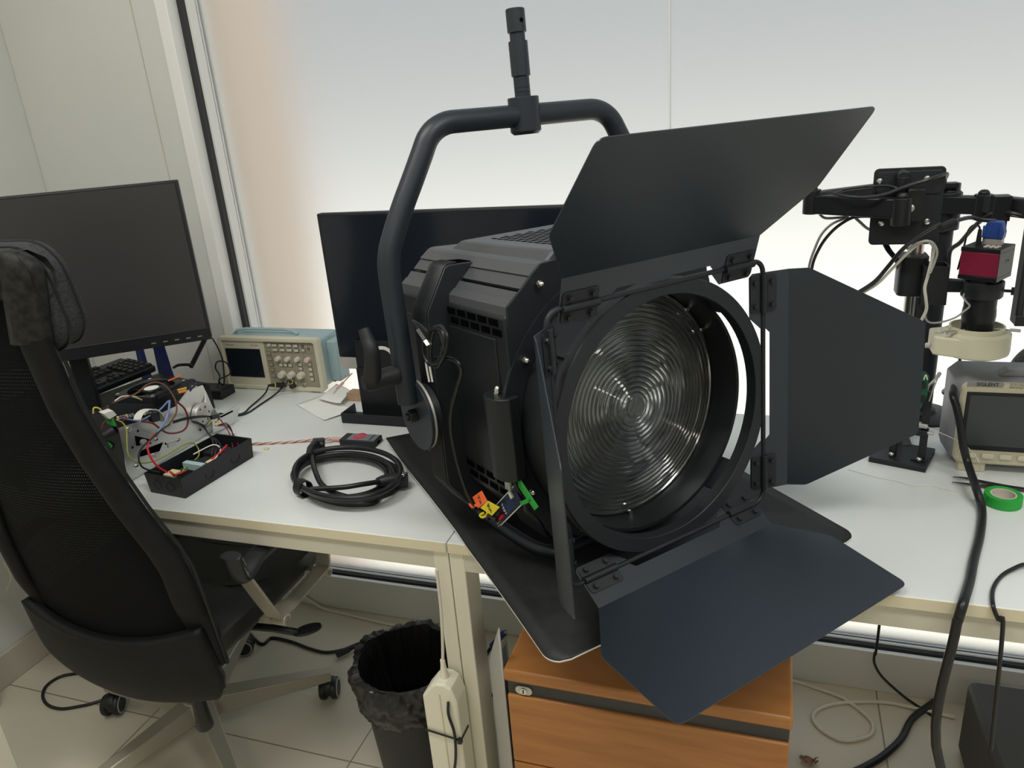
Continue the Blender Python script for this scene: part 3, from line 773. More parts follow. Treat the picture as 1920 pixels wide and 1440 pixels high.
# ---------------------------------------------------------------- things below the desks
# drawer pedestal
CX0, CX1, CY0, CZ = -.400, .056, .955, .567
t = thing('drawer_pedestal', 'honey beech drawer pedestal with a lock standing below the studio spotlight', 'cabinet', T((CX0+CX1)/2, CY0+.28, 0))
hw = (CX1-CX0)/2; y0 = -.28
MB().box(-hw+.004, hw-.004, y0+.022, .27, .035, CZ-.026).build('carcass', K['dark_strip'], t, bev=.002)
MB().box(-hw+.002, -hw+.016, y0+.02, .27, .03, CZ-.028).build('side_panel', K['dark_strip'], t); MB().box(hw-.016, hw-.002, y0+.02, .27, .03, CZ-.028).build('side_panel', K['wood'], t)
MB().box(-hw, hw, y0-.004, .275, CZ-.024, CZ).build('top_board', K['wood'], t, bev=.005)
stp = MB().box(-hw+.004, hw-.004, y0+.006, y0+.022, CZ-.062, CZ-.026).build('lock_strip', K['dark_strip'], t)
for za, zb in ((.3665, .512), (.212, .3635), (.058, .209)):
    MB().box(-hw+.003, hw-.003, y0, y0+.019, za, zb).build('drawer_front', K['wood'], t, bev=.003)
lk = at_y(980, 1268, CY0+.005); lx = lk.x-(CX0+CX1)/2; lz = CZ-.044
ob = MB(); ob.prism(rrect(.030, .017, .0083), 0, .003, basis((lx, y0+.006, lz), (1,0,0), (0,0,1), (0,-1,0)))
lo = ob.build('lock_plate', K['alu_dull'], stp, bev=.0008)
MB().lathe([(.0066,.003),(.0062,.0052),(.0,.0052)], 20, basis((lx, y0+.006, lz), (1,0,0), (0,0,1), (0,-1,0))).build('lock_barrel', K['steel'], stp)
MB().box(lx-.0009, lx+.0009, y0+.0004, y0+.001, lz-.0036, lz+.0036).build('keyhole', K['hole_shade'], stp)
for sx in (-1, 1):
    for sy in (y0+.05, .22):
        MB().cyl((sx*(hw-.05)-.009, sy, .0255), (sx*(hw-.05)+.009, sy, .0255), .0255, 20).build('caster', K['plastic'], t)
        MB().box(sx*(hw-.05)-.012, sx*(hw-.05)+.012, sy-.012, sy+.012, .030, .036).build('caster_plate', K['plastic'], t)

# grey sheet standing in the gap beside the pedestal
gs = MB()
pts = [(-.472,1.16),(-.472,1.09),(-.458,1.035),(-.433,.995),(-.4045,.966)]
pp = catmull([(x, y, 0) for x, y in pts], 5)
n = len(pp); tops = [.45 + .19*max(0, (i/(n-1)-.35)/.65) for i in range(n)]
vs = [(p.x, p.y, z*tp_) for z in (0.0, .4, .8, 1.0) for p, tp_ in zip(pp, tops)]
gs.add(vs, [(j*n+i, j*n+i+1, (j+1)*n+i+1, (j+1)*n+i) for j in range(3) for i in range(n-1)])
o = gs.build('grey_sheet', K['grey_sheet'], None, solid=.002, ang=60); tag(o, 'curved grey panel standing between the white desk leg and the wooden pedestal', 'panel')

# waste bin with its black liner
bc = at_z(763, 1232, .335)
t = thing('waste_bin', 'black waste bin lined with a crumpled black bag beside the white desk leg', 'bin', T(bc[0], bc[1], 0))
R1, R0, HB = .110, .086, .335
MB().lathe([(R0-.004,0),(R0,.004),(R1,HB),(R1-.003,HB),(R0-.004,.008),(0,.008)], 48).build('bin_body', K['bin'], t)
bg = MB()
from mathutils import noise as NZ
def liner(a, b):
    th = 2*pi*a; k = b
    wob = .5*sin(5*th+1.3) + .35*sin(11*th+.4)
    nz = NZ.fractal(V((3.2*cos(th), 3.2*sin(th), 5*b)), .8, 2.2, 4); fold = NZ.noise(V((9*cos(th), 9*sin(th), .8*b+7)))
    if k < .5:
        q = k/.5                                   # outer fold, from hem up to rim
        z = HB-.098+.103*q + .012*wob*(1-q) + .006*nz; r = R0+(R1-R0)*(z/HB)+.009+.010*nz+.006*abs(fold)+.006*sin(pi*q)
        r = max(r, R0+(R1-R0)*(z/HB)+.002)
    else:
        q = (k-.5)/.5                              # inside, down to the bottom
        z = HB+.008 - .29*q + .006*nz*(1-q); r = (R1+.004)-(R1-R0+.026)*q + .012*nz*(.35+q) + .010*fold*(.3+q) - .006
        r = min(r, R1-.006-(R1-R0)*q*.9 + .006*(1-q))
    return (r*cos(th), r*sin(th), z)
bg.grid(liner, 200, 44, closed_u=True)
bg.lathe([(R0-.02,.045),(0,.035)], 24)
bg.build('bin_bag', K['bag'], t, ang=60)

# white power adapter tied to the leg with black cable ties
px_ = -.5450
t = thing('power_adapter', 'long white power adapter strapped upright to the left desk leg', 'power adapter', T(px_, 1.012, .12))
ad = MB(); ad.prism(round_poly([(-.036,0),(.033,0),(.033,.315),(.024,.345),(.012,.352),(-.004,.352),(-.016,.345),(-.036,.318)], .006, 3), -.024, .022, basis((0,0,0), (1,0,0), (0,0,1), (0,-1,0)))
ad.build('case', K['psu_white'], t, bev=.004)
MB().box(-.001, .001, -.0235, -.0225, .01, .33).build('case_seam', K['desk_edge'], t)
MB().lathe([(.009,.350),(.007,.362),(.005,.378),(.0045,.39)], 16, T(.004, 0, 0)).build('cable_boot', K['psu_white'], t)
MB().tube(catmull([(.004,0,.385),(.008,.002,.43),(.012,.004,.50),(.012,.006,.58)], 4), .003, 8).build('cord', K['cable_white'], t)
for zz in (.242, .108):
    ti = MB(); ti.band([(-.0375,.02,zz),(-.0375,-.0255,zz),(.034,-.0255,zz-.010),(.0345,.012,zz-.010)], (0,0,1), .0045, .0014)
    ti.box(.028,.036,-.030,-.022,zz-.015,zz-.006)
    ti.build('cable_tie', K['cable'], t)
MB().tube(catmull([(.018,-.026,.318),(.016,-.027,.29),(.024,-.029,.25),(.020,-.029,.19),(.006,-.029,.12),(-.002,-.028,.04),(-.004,-.027,-.06)], 5), .0028, 8).build('lead', K['cable'], t)

# blue video plug on its cable behind the pedestal
t = thing('video_cable', 'blue video plug on a dark cable hanging between desk leg and pedestal', 'cable')
P = lambda x, y, Y: at_y(x, y, Y)
b0, b1 = P(922, 1212, 1.33), P(946, 1186, 1.33)
MB().tube([b0, b0.lerp(b1, .5), b1], lambda q: .013, 4, flat=.62).build('plug', K['blue'], t, bev=.002)
MB().tube(catmull([b0, P(914,1225,1.33), P(908,1240,1.34), P(900,1262,1.38), V((P(896,1300,1.42).x, 1.42, .02)), V((-.62,1.50,.006))], 6), .0042, 8).build('cord', K['cable'], t)
MB().tube(catmull([b1, P(949,1195,1.36), P(940,1212,1.38), P(925,1232,1.40), V((-.60,1.44,.006)), V((-.70,1.47,.006))], 6), .0030, 8).build('cord', K['cable_white'], t)

# ---------------------------------------------------------------- cables on the floor
def floor_cable(name, label, pts, r, mt, z=None, cat='cable'):
    P3 = []
    for p in pts:
        P3.append(p if isinstance(p, V) or len(p) == 3 else at_z(p[0], p[1], r))
    o = MB().tube(catmull(P3, 8), r, 10).build(name, mt, None); return tag(o, label, cat)
floor_cable('network_cable', 'white cable looped on the floor beside the wooden pedestal', [V((-.02,1.685,.03)), (1490,1277), (1530,1290), (1570,1304), (1600,1322), (1632,1350), (1636,1372), (1618,1384), (1580,1388), (1545,1372), (1525,1350), (1531,1332), (1562,1320), (1610,1316), (1660,1317), (1706,1326), (1790,1345)], .0045, K['cable_white'])
tube_pts = [P(1650,1172,1.62), P(1646,1195,1.63), P(1640,1225,1.64), P(1640,1245,1.65), P(1655,1270,1.66), V(at_z(1690,1302,.02)), V(at_z(1712,1318,.0032)), V(at_z(1760,1350,.0032))]
tube_pts[0] = V((tube_pts[0].x, 1.62, .70))
o = MB().tube(catmull(tube_pts, 6), .0032, 8).build('mains_cable', K['cable'], None); tag(o, 'thin black cable dropping from the right desk to the floor near the window sill', 'cable')
floor_cable('power_cable', 'thick black cable on the floor at the bottom right', [(1760,1312), (1735,1328), (1709,1350), (1690,1385), (1665,1410), (1640,1428), (1600,1448), (1540,1470)], .0080, K['cable'])
floor_cable('extension_lead', 'black lead crossing the floor between chair caster and waste bin', [V((-1.60,1.62,.0045)), (485,1205), (510,1196), (545,1203), (580,1216), (610,1223), (640,1219), (664,1210), (690,1200)], .0045, K['cable'])
t = thing('coupler', 'small black socket coupler lying on the floor left of the waste bin', 'plug')
a, b = at_z(631,1229,.013), at_z(655,1217,.013)
MB().tube([a, b], .013, 4, flat=.8).build('body', K['plastic'], t, bev=.003); d_ = (b-a).normalized(); MB().tube([b, b+d_*.02], .006, 8).build('boot', K['rubber'], t)
floor_cable('white_floor_cable', 'white cable running along the floor from under the desk to the bin', [at_y(520,1098,1.695), at_y(545,1108,1.695), at_y(572,1120,1.693), (606,1141), (650,1152), (700,1164), (735,1171), (800,1180)], .0042, K['cable_white'])
floor_cable('looped_lead', 'black lead looping on the floor by the left chair caster', [(150,1262), (115,1268), (88,1285), (80,1305), (90,1322), (115,1329), (150,1324), (176,1318), (230,1300)], .0042, K['cable'])
wc = [V((-2.00,1.05,.40)), at_x(0,1117,-1.99), at_x(12,1105,-1.99), at_x(20,1088,-1.99), at_x(18,1070,-1.99), at_x(6,1052,-1.99)]
o = MB().tube(catmull(wc, 6), .0035, 8).build('wall_cable', K['cable_white'], None); tag(o, 'white cable hanging by the left wall behind the chair', 'cable')
# crumpled brown scrap and a strip of clear labels on the floor
lf = MB(); c = at_z(1515, 1430, 0)
random.seed(3)
lf.grid(lambda a, b: (c.x-.016+.034*a+.004*sin(9*b), c.y-.010+.018*b+.003*sin(8*a), .004+.010*abs(sin(5*a+3*b))+.004*sin(11*b)), 12, 8)
o = lf.build('paper_scrap', K['leaf'], None, solid=.0006, ang=20); tag(o, 'crumpled brownish paper scrap on the floor right of the pedestal', 'paper scrap')
t = thing('label_strip', 'clear plastic label strip lying on the floor tiles behind the chair base', 'label')
pq = [at_z(x, y, .0006) for x, y in ((447,1313),(476,1300),(482,1308),(453,1321))]
MB().add(pq, [(0,1,2,3)]).build('strip', K['sticker'], t, solid=.0005)
m_ = MB()
for k in (.55,.68,.81):
    u0_, u1_ = pq[0].lerp(pq[1], k), pq[3].lerp(pq[2], k); e_ = (pq[1]-pq[0])*.06
    m_.add([p+V((0,0,.0006)) for p in (u0_.lerp(u1_,.05), u0_.lerp(u1_,.05)+e_, u0_.lerp(u1_,.5)+e_, u0_.lerp(u1_,.5))], [(0,1,2,3)])
m_.build('print', K['ink_grey'], t, solid=.0002)
# dark case on the floor under the right desk, only its upper left corner is near the frame
# ---------------------------------------------------------------- cables over the front of the right desk
Z1 = ZT + .006
pts = [P(1772,735,1.62), P(1790,722,1.55), P(1786,738,1.47), P(1794,765,1.45), P(1801,800,1.44), P(1806,835,1.43), P(1815,870,1.42), V(at_z(1830,915,Z1+.02)), V(at_z(1841,955,Z1)), V(at_z(1838,1000,Z1)), V(at_z(1826,1050,Z1)), V(at_z(1818,1090,Z1)), V(at_z(1806,1130,Z1+.002)), at_y(1797,1160,1.022), at_y(1790,1190,1.018), V((at_y(1780,1230,1.02).x,1.02,.50)), V((.36,1.10,.20)), V((.35,1.30,.02))]
o = MB().tube(catmull(pts, 6), .0068, 12).build('probe_cable', K['cable'], None); tag(o, 'thick black cable running down past the oscilloscope and over the right desk edge', 'cable')
Z1 = ZT + .0035
pts = [V(at_z(1960,1060,Z1)), V(at_z(1925,1058,Z1+.004)), V(at_z(1905,1064,Z1+.004)), V(at_z(1878,1080,Z1)), V(at_z(1862,1105,Z1)), V(at_z(1862,1135,Z1)), at_y(1872,1162,1.034), at_y(1880,1180,1.030), V((at_y(1890,1230,1.03).x, 1.03, .5))]
o = MB().tube(catmull(pts, 6), .0030, 8).build('thin_cable', K['cable'], None); tag(o, 'thin black cable curling over the right desk edge at the picture side', 'cable')
# ---------------------------------------------------------------- office chair
BX, BY = -1.318, 1.172          # column position
ch = thing('office_chair', 'black high-backed mesh office chair with worn edges seen from behind', 'chair', T(BX, BY, 0))
CO = V((BX, BY, 0))
XC = -1.205                      # middle of the back
def back_y(x, z):
    s = (x - XC)/.25
    y = .93 - .125*(z-.39) + .05*max(0, z-.9)**2
    return y + .045*s*s - .012
def back_pt(px, py):
    p = at_y(px, py, .9)
    for _ in range(6):
        p = on_plane(px, py, (0, back_y(p.x, p.z), 0), (0, 1, 0))
    return p
right = [back_pt(*p) for p in ((42,457),(60,470),(75,500),(86,560),(95,640),(150,770),(205,862),(270,955),(330,1030),(356,1070),(385,1150),(415,1235),(431,1278))]
bottom = [back_pt(*p) for p in ((428,1300),(412,1309),(380,1315),(340,1318),(270,1311),(200,1299),(150,1280),(112,1256))]
# half width as a function of height from the traced right edge
rz = sorted([(p.z, p.x - XC) for p in right])
def halfw(z):
    if z <= rz[0][0]: return rz[0][1]
    for (a, wa), (b, wb_) in zip(rz, rz[1:]):
        if z <= b: return wa + (wb_-wa)*(z-a)/(b-a)
    return rz[-1][1]
ZB, ZTOP = .375, right[1].z
def outline_x(s, z):
    """s in -1..1 across the back at height z, corners rounded at the bottom and top"""
    w_ = halfw(z)
    if z < ZB+.085:
        k = (ZB+.085-z)/.085; w_ *= math.sqrt(max(0, 1-k*k))*.42+.58 if k < 1 else .58
    if z > ZTOP-.03:
        k = min(1, (z-ZTOP+.03)/.03); w_ *= 1 - .12*k*k
    return XC + s*w_
def bp3(s, z, off=0.0):
    x = outline_x(s, z)
    lift = .02*(1-abs(s))*0
    return V((x, back_y(x, z)+off, z)) - CO
# weave, inner part
ZM = .565
wv = MB()
def weave(a, b):
    z = ZM + (ZTOP-.02-ZM)*b; w_ = halfw(z); s = (2*a-1)*(1-.040/w_)
    zz = z - .045*(1-(2*a-1)**2)*(1-b)**3 + .0
    return bp3(s, zz if b < .3 else z, .004)
wv.grid(weave, 25, 40)
wv.build('back_mesh', K['weave'], ch, ang=80)
# padded rim down both sides, leatherette lower shell
def rim(sg, z0, z1, n, off, wd, th, mt, name, n2=0):
    m_ = MB(); vs = []; 
    K_ = 10
    for i in range(n):
        z = z0 + (z1-z0)*i/(n-1); w_ = halfw(z)
        for k in range(K_):
            a = 2*pi*k/K_; q = 1 - (wd/2 - wd/2*cos(a))/w_
            dv = max(0, min(1, (ZM+.07-z)/.09)); dv = dv*dv*(3-2*dv)*n2
            p = bp3(sg*q, z, off + dv + th/2*sin(a)); vs.append(p)
    fs = [(i*K_+k, i*K_+(k+1)%K_, (i+1)*K_+(k+1)%K_, (i+1)*K_+k) for i in range(n-1) for k in range(K_)]
    fs += [tuple(range(K_))[::-1], tuple(range((n-1)*K_, n*K_))]
    m_.add(vs, fs); return m_.build(name, mt, ch, ang=60)
zc = right[4].z
for sg in (-1, 1):
    rim(sg, ZM-.10, zc+.005, 44, .000, .050, .034, K['leather'], 'back_rim', .013)
    rim(sg, zc, ZTOP, 12, .002, .066, .042, K['leather_worn'], 'worn_cap')
    pp = [bp3(sg*1.0, z, .010) for z in [ZM-.10+.02*i for i in range(int((zc-ZM+.10)/.02))]]
    MB().tube(pp, .0035, 6).build('piping', K['rubber'], ch)
tb = MB()
def topbar(a, b):
    z = ZTOP - .075 + .08*(0.5-.5*cos(2*pi*b)); return bp3((2*a-1)*.985, min(z, ZTOP), .006 + .022*sin(2*pi*b))
tb.grid(topbar, 18, 13); tb.build('top_band', K['leather_worn'], ch, ang=70)
sh = MB()
def shell(a, b):
    z = ZB + (ZM+.015-ZB)*b; s = (2*a-1)*(1 - .05*b)
    cut = .045*(1-s*s)*b*b*b
    zz = z - cut
    drop = .018*(1-s*s)*(1-b)
    p = bp3(s, zz - drop + .018*(1-b), 0)
    p.y += -.010*sin(pi*min(1,b*1.1))*(1-s*s) + .014*(1-b)**6
    return p
sh.grid(shell, 33, 18)
sh.build('back_shell', K['leather'], ch, solid=.022, off=1.0, ang=70)
hem = MB(); hem.tube([shell(i/40, 0) + V((0, .010, 0)) for i in range(41)], .0085, 8); hem.build('worn_hem', K['leather_worn'], ch)
# head cushion on the front of the back
hz0, hz1 = at_y(110,640,.90).z-.005, at_y(60,452,.90).z+.002
hc = MB()
hx = at_y(127, 590, back_y(XC, (hz0+hz1)/2)+.050).x
hwid = hx - XC
hprof = rrect(2*hwid, hz1-hz0, .055, 6)
hcent = V((XC, back_y(XC, (hz0+hz1)/2)+.055, (hz0+hz1)/2)) - CO
HM = basis(hcent, (1,0,0), V((0,-.125,1)).normalized(), V((0,-1,-.125)).normalized())
hc.prism([(x*.94, y*.92) for x, y in hprof], -.034, -.026, HM); 
n_ = len(hprof)
lay = [(.90,-.036),(.97,-.030),(1.0,-.016),(1.0,.012),(.975,.022),(.92,.028)]
vs = [(x*k, y*k, z) for k, z in lay for x, y in hprof]
fs = [(j*n_+i, j*n_+(i+1)%n_, (j+1)*n_+(i+1)%n_, (j+1)*n_+i) for j in range(len(lay)-1) for i in range(n_)] + [tuple(range(n_))[::-1], tuple(range((len(lay)-1)*n_, len(lay)*n_))]
hc = MB(); hc.add(vs, fs, HM)
hd = hc.build('headrest', K['fabric'], ch, ang=50)
pi_ = MB()
for z in (-.017, .013): pi_.tube([HM @ V((x*1.004, y*1.004, z)) for x, y in hprof], .0022, 6, closed=True)
pi_.build('headrest_piping', K['rubber'], hd)
# seat: long cushion reaching under the desk
st = MB()
SX = XC-.01; sl0, sl1 = .90, 1.43
def seat(a, b):
    th = 2*pi*a
    cx = cos(th); cy = sin(th); e = .42
    sx = abs(cx)**e*(1 if cx > 0 else -1); sy = abs(cy)**e*(1 if cy > 0 else -1)
    rr = [.0, .55, .93, 1.0, 1.0, .95, .6, .0][int(round(b*7))]; zz = [.518,.515,.508,.492,.462,.446,.442,.442][int(round(b*7))]
    x = SX + .255*sx*rr; y = (sl0+sl1)/2 + (sl1-sl0)/2*sy*rr
    return V((x, y, zz + .05*((abs(x-SX)/.255)**3) - .02*max(0, (y-1.30)/.13)**2 - .012*max(0, .98-y)/.08)) - CO
st.grid(seat, 60, 8, closed_u=True)
st.build('seat', K['seat'], ch, ang=60)
sm_ = MB()
for q in (.26, .45): sm_.tube([V((SX-.24+.48*i/12, .90+q*.8, .5165+.05*((abs(-.24+.48*i/12)/.255)**3))) - CO for i in range(13)], .0016, 5)
sm_.build('seat_seam', K['rubber'], ch)
MB().box(-.10, .17, -.12, .16, .395, .445).build('tilt_mechanism', K['plastic'], ch, bev=.01)
# tilt paddle
a = at_z(512,1178,.43); b = at_z(560,1186,.42); c = at_z(594,1175,.42)
lv = MB(); lv.tube([a - CO + V((-.10,-.01,0)), a - CO, b - CO], .0085, 10)
lev = lv.build('tilt_handle', K['plastic'], ch)
pd_ = MB(); mid = (b+c)/2 - CO; d_ = (c-b).normalized(); pd_.lathe([(.001,-.004),(.026,-.003),(.028,0),(.026,.003),(.001,.004)], 24, basis(mid, d_*1.15, V((0,0,1)).cross(d_)*.62, (0,0,1)))
pd_.build('paddle', K['plastic'], lev)
tk_ = at_z(378,1335,.30) - CO; MB().lathe([(.012,.08),(.015,.0),(.018,-.035),(.016,-.040),(0,-.040)], 20, Matrix.Translation(tk_)).build('tension_knob', K['plastic'], ch)
# armrests: flat aluminium loops with black pads
AXR = at_z(560, 1120, .50).x
for sg in (1, -1):
    ax = (AXR if sg > 0 else 2*SX - AXR)
    xs = lambda y, z: V((ax, y, z)) - CO
    if sg > 0:
        pr_ = [at_x(437,1058,AXR), at_x(462,1088,AXR), at_x(490,1125,AXR), at_x(512,1152,AXR), at_x(521,1155,AXR), at_x(545,1130,AXR), at_x(585,1086,AXR), at_x(601,1066,AXR), at_x(606,1050,AXR), at_x(606,1030,AXR)]
        loop = [(p.y, p.z) for p in pr_]
        loop[-1] = (loop[-2][0]+.02, .648); 
    lo_ = MB(); P3 = catmull([xs(y, z) for y, z in loop], 3)
    yA, zA = loop[0]; yB, zB = loop[-1]
    lo_.band(P3, (1,0,0), .034, .006)
    ar = lo_.build('armrest', K['chair_metal'], ch, bev=.001)
    pad = MB(); 
    pth = catmull([xs(yA+.006, zA-.006), xs(yA-.001, zA+.018), xs(yA+.010, .652), xs(yA+.06, .664), xs((yA+yB)/2, .662), xs(yB-.02, .660), xs(yB+.016, .648), xs(yB+.024, .615), xs(yB+.018,.575)], 4)
    pad.tube(pth, .0125, 16, flat=1.85)
    pad.build('arm_pad', K['plastic'], ar, ang=70)
    for (y, z) in (loop[4], loop[7]):
        bo = MB(); bo.cyl(xs(y+.004, z-.010)+V((-.012*sg,0,0)), xs(y+.004, z-.010)+V((.019*sg,0,0)), .0125, 20); bo.build('arm_bolt', K['chair_metal'], ar, bev=.002)
        MB().cyl(xs(y+.004, z-.010)+V((.0192*sg,0,0)), xs(y+.004, z-.010)+V((.0200*sg,0,0)), .006, 16).build('bolt_socket', K['ink_grey'], ar)
    (ya, za), (yb, zb) = loop[4], loop[7]
    for (y, z) in (loop[4], loop[7]): 
        br_ = MB(); br_.box(min(0, -sg*.12), max(0, -sg*.12), -.010, .010, -.006, .006, Matrix.Translation(xs(y+.004, z-.012))); br_.build('arm_bracket', K['chair_metal'], ar, bev=.001)
# gas lift, star base and casters
g = MB(); g.lathe([(.030,.07),(.030,.20),(.028,.215),(.0145,.217),(.0145,.40),(.0145,.40)], 28); g.build('gas_lift', K['plastic'], ch)
hb = MB(); hb.lathe([(.045,.062),(.046,.075),(.046,.115),(.038,.122)], 32); hb.build('hub', K['chair_metal'], ch, bev=.002)
for k in range(5):
    ang = radians(35 + 72*k); M_ = basis((0,0,0), (cos(ang), sin(ang), 0), (-sin(ang), cos(ang), 0), (0,0,1))
    lg = MB(); lg.hexa([(.03,-.026,.066),(.318,-.014,.068),(.318,.014,.068),(.03,.026,.066)], [(.03,-.023,.120),(.318,-.013,.094),(.318,.013,.094),(.03,.023,.120)], M_)
    lgo = lg.build('leg', K['chair_metal'], ch, bev=.003)
    cd_ = radians([20, 120, 200, 250, 60][k]); C_ = V((.305*cos(ang), .305*sin(ang), 0)); ax = V((cos(cd_), sin(cd_), 0)); fx = V((-sin(cd_), cos(cd_), 0))*.012
    cs = MB(); cs.cyl(C_ + V((0,0,.05)), C_ + V((0,0,.070)), .006, 12)
    cs.lathe([(.024,-.012),(.026,-.008),(.026,.008),(.024,.012)], 24, frame_z(C_+fx+V((0,0,.036)), ax))
    co = cs.build('caster', K['plastic'], ch)
    for sg in (-1, 1):
        wm = MB(); wm.lathe([(.010,0),(.024,.002),(.0285,.006),(.0285,.015),(.026,.019),(.010,.019)], 28, frame_z(C_+fx+ax*(sg*.004)+V((0,0,.0287)), ax*sg))
        wo = wm.build('wheel', K['plastic'], co)
        rm = MB(); rm.lathe([(.0265,.0170),(.0230,.0205),(.0205,.0205),(.0215,.0170)], 28, frame_z(C_+fx+ax*(sg*.004)+V((0,0,.0287)), ax*sg), close=True); rm.build('wheel_ring', K['cable_grey'], co)
# ---------------------------------------------------------------- left desk: monitors
def monitor(name, label, M, w, h, th, chin, mt_screen, chin_mt, neck, parent_bits=True):
    """local: x across, y depth (screen faces -y), z up from the lower edge"""
    t = thing(name, label, 'monitor', M)
    MB().box(-w/2, w/2, 0, th, 0, h).build('housing', K['plastic_matte'], t, bev=.003)
    MB().box(-w/2+.008, w/2-.008, -.0012, .001, chin, h-.006).build('screen', mt_screen, t)
    MB().box(-w/2, w/2, -.003, .002, 0, chin).build('chin', chin_mt, t, bev=.001)
    return t
# monitor standing diagonally in the corner
mx, my = V((.795, .606, 0)), V((-.606, .795, 0))
k_ = 1.36 * 1.47
br = CAM + ray(398, 635) * k_
tr_ = on_plane(340, 337, br, my); hh = tr_.z - br.z
wM = .612
Mo = basis(V((br.x, br.y, br.z)) - mx*(wM/2), mx, my, (0,0,1))
mon = monitor('monitor', 'wide black monitor standing diagonally in the left corner behind the chair', Mo, wM, hh, .030, .030, K['screen'], K['plastic'], None)
bt = MB()
for i in range(5): bt.box(wM/2-.135+i*.026, wM/2-.125+i*.026, -.0036, -.002, .010, .013)
bt.build('button_marks', K['ink_grey'], mon)
zb = ZT - br.z
MB().box(-.020, .020, .035, .060, zb+.012, hh*.55).build('stand_neck', K['plastic'], mon, bev=.004)
MB().box(-.05, .05, .029, .04, hh*.35, hh*.6).build('stand_mount', K['plastic'], mon, bev=.003)
MB().prism(rrect(.20, .13, .03), zb, zb+.012, T(0, .04, 0)).build('stand_base', K['plastic'], mon, bev=.002)

# monitor facing the room behind the spotlight
yb = 1.575
tl, bl = at_y(596, 401, yb), at_y(640, 690, yb)
wC = .62; hC = tl.z - bl.z
m2 = monitor('monitor', 'big black monitor in front of the window behind the studio spotlight', T(bl.x + wC/2 - .001, yb, bl.z), wC, hC, .022, .030, K['screen_gloss'], K['alu_dull'], None)
zb = ZT - bl.z
MB().box(-.06, .06, .03, .045, zb+.006, hC*.5).build('stand_neck', K['alu_dull'], m2, bev=.003)
MB().box(-.10, .10, .004, .105, zb, zb+.006).build('stand_foot', K['alu_dull'], m2, bev=.002)
# black sheet metal holder with a tray, in front of that monitor
ty = 1.500
a, b = at_y(662, 638, 1.545), at_y(655, 765, 1.545)
xl = at_y(650, 783, 1.525).x + .002
t = thing('metal_tray_holder', 'black upright metal holder with a white arc mark and front tray behind the spotlight', 'holder', T(xl+.13, 1.55, ZT))
xw = .26
pf = MB(); 
x0l, x1l = a.x-(xl+.13), .13
pf.box(x0l, x1l, -.006, -.003, .0, a.z-ZT); pf.box(x0l, x0l+.003, -.006, .018, .0, a.z-ZT)
pf.build('upright_plate', K['plastic'], t, bev=.001)
pf2 = MB(); pf2.box(x0l-.001, x1l, -.010, -.006, .0, (at_y(660,690,1.54).z-ZT)); pf2.build('lower_plate', K['plastic'], t, bev=.001)
tyy0, tyy1 = -.052, .016
trm = MB()
trm.box(-.13, .13, tyy0, tyy1, .0005, .003); trm.box(-.13, .13, tyy0, tyy0+.003, .003, .026); trm.box(-.13, -.127, tyy0+.003, tyy1, .003, .026); trm.box(.127, .13, tyy0+.003, tyy1, .003, .026)
trm.build('tray', K['plastic_matte'], t, bev=.001)
ox = xl+.13
def on_holder(px, py): p = at_y(px, py, 1.5435); return V((p.x-ox, p.y-1.55, p.z-ZT))
def mark(px_pts, w, name, mt):
    m_ = MB(); m_.band([on_holder(*p)+V((0,-.0005,0)) for p in px_pts], (0,1,0), .0008, w); return m_.build(name, mt, t)
cx_, cy_, rx_, ry_ = 717, 672, 22, 20
mark([(cx_+rx_*cos(radians(a_))-2, cy_-ry_*sin(radians(a_))) for a_ in range(28, 130, 8)], .0085, 'arc_mark', K['ink_white'])
sq = [on_holder(*p)+V((0,-.0043,0)) for p in ((691,702),(700,703),(701,713),(693,712))]; m_ = MB(); m_.hexa(sq, [q+V((0,-.0006,0)) for q in sq]); m_.build('square_label', K['ink_white'], t)
m_ = MB(); m_.band([on_holder(*p)+V((0,-.0008,0)) for p in ((684,664),(687,671),(692,678))], (0,1,0), .0008, .004); m_.build('arc_mark', K['ink_white'], t)

# ---------------------------------------------------------------- keyboard and what it rests on
# black folded metal cover lying behind the chassis
zc_ = .845
A_ = [at_z(150,770,zc_), at_z(205,800,zc_), at_z(372,714,zc_), at_z(395,688,zc_), at_z(330,688,zc_)]
t = thing('metal_cover', 'black folded metal cover lying under the keyboard behind the opened chassis', 'cover')
f0, f1 = at_z(165,790,zc_), at_z(388,705,zc_); dirr = (f1-f0).normalized(); dirr.z = 0; nrm = V((-dirr.y, dirr.x, 0))
f0 = f0 - dirr*.16; L_ = (f1-f0).length
CM = basis(V((f0.x, f0.y, ZT)), dirr, nrm, (0,0,1))
Wd = .20
cm = MB(CM)
cm.add([(0,0,.088),(L_-.012,0,.088),(L_-.012,Wd,.088),(0,Wd,.088),(L_,0,.078),(L_,Wd,.078),(L_+.002,0,0),(L_+.002,Wd,0),(0,0,0),(0,Wd,0),(L_-.012,0,.088)],
       [(0,1,2,3),(1,4,5,2),(4,6,7,5),(0,3,9,8)])
cm.build('cover_shell', K['plastic'], t, solid=.0025, ang=20)
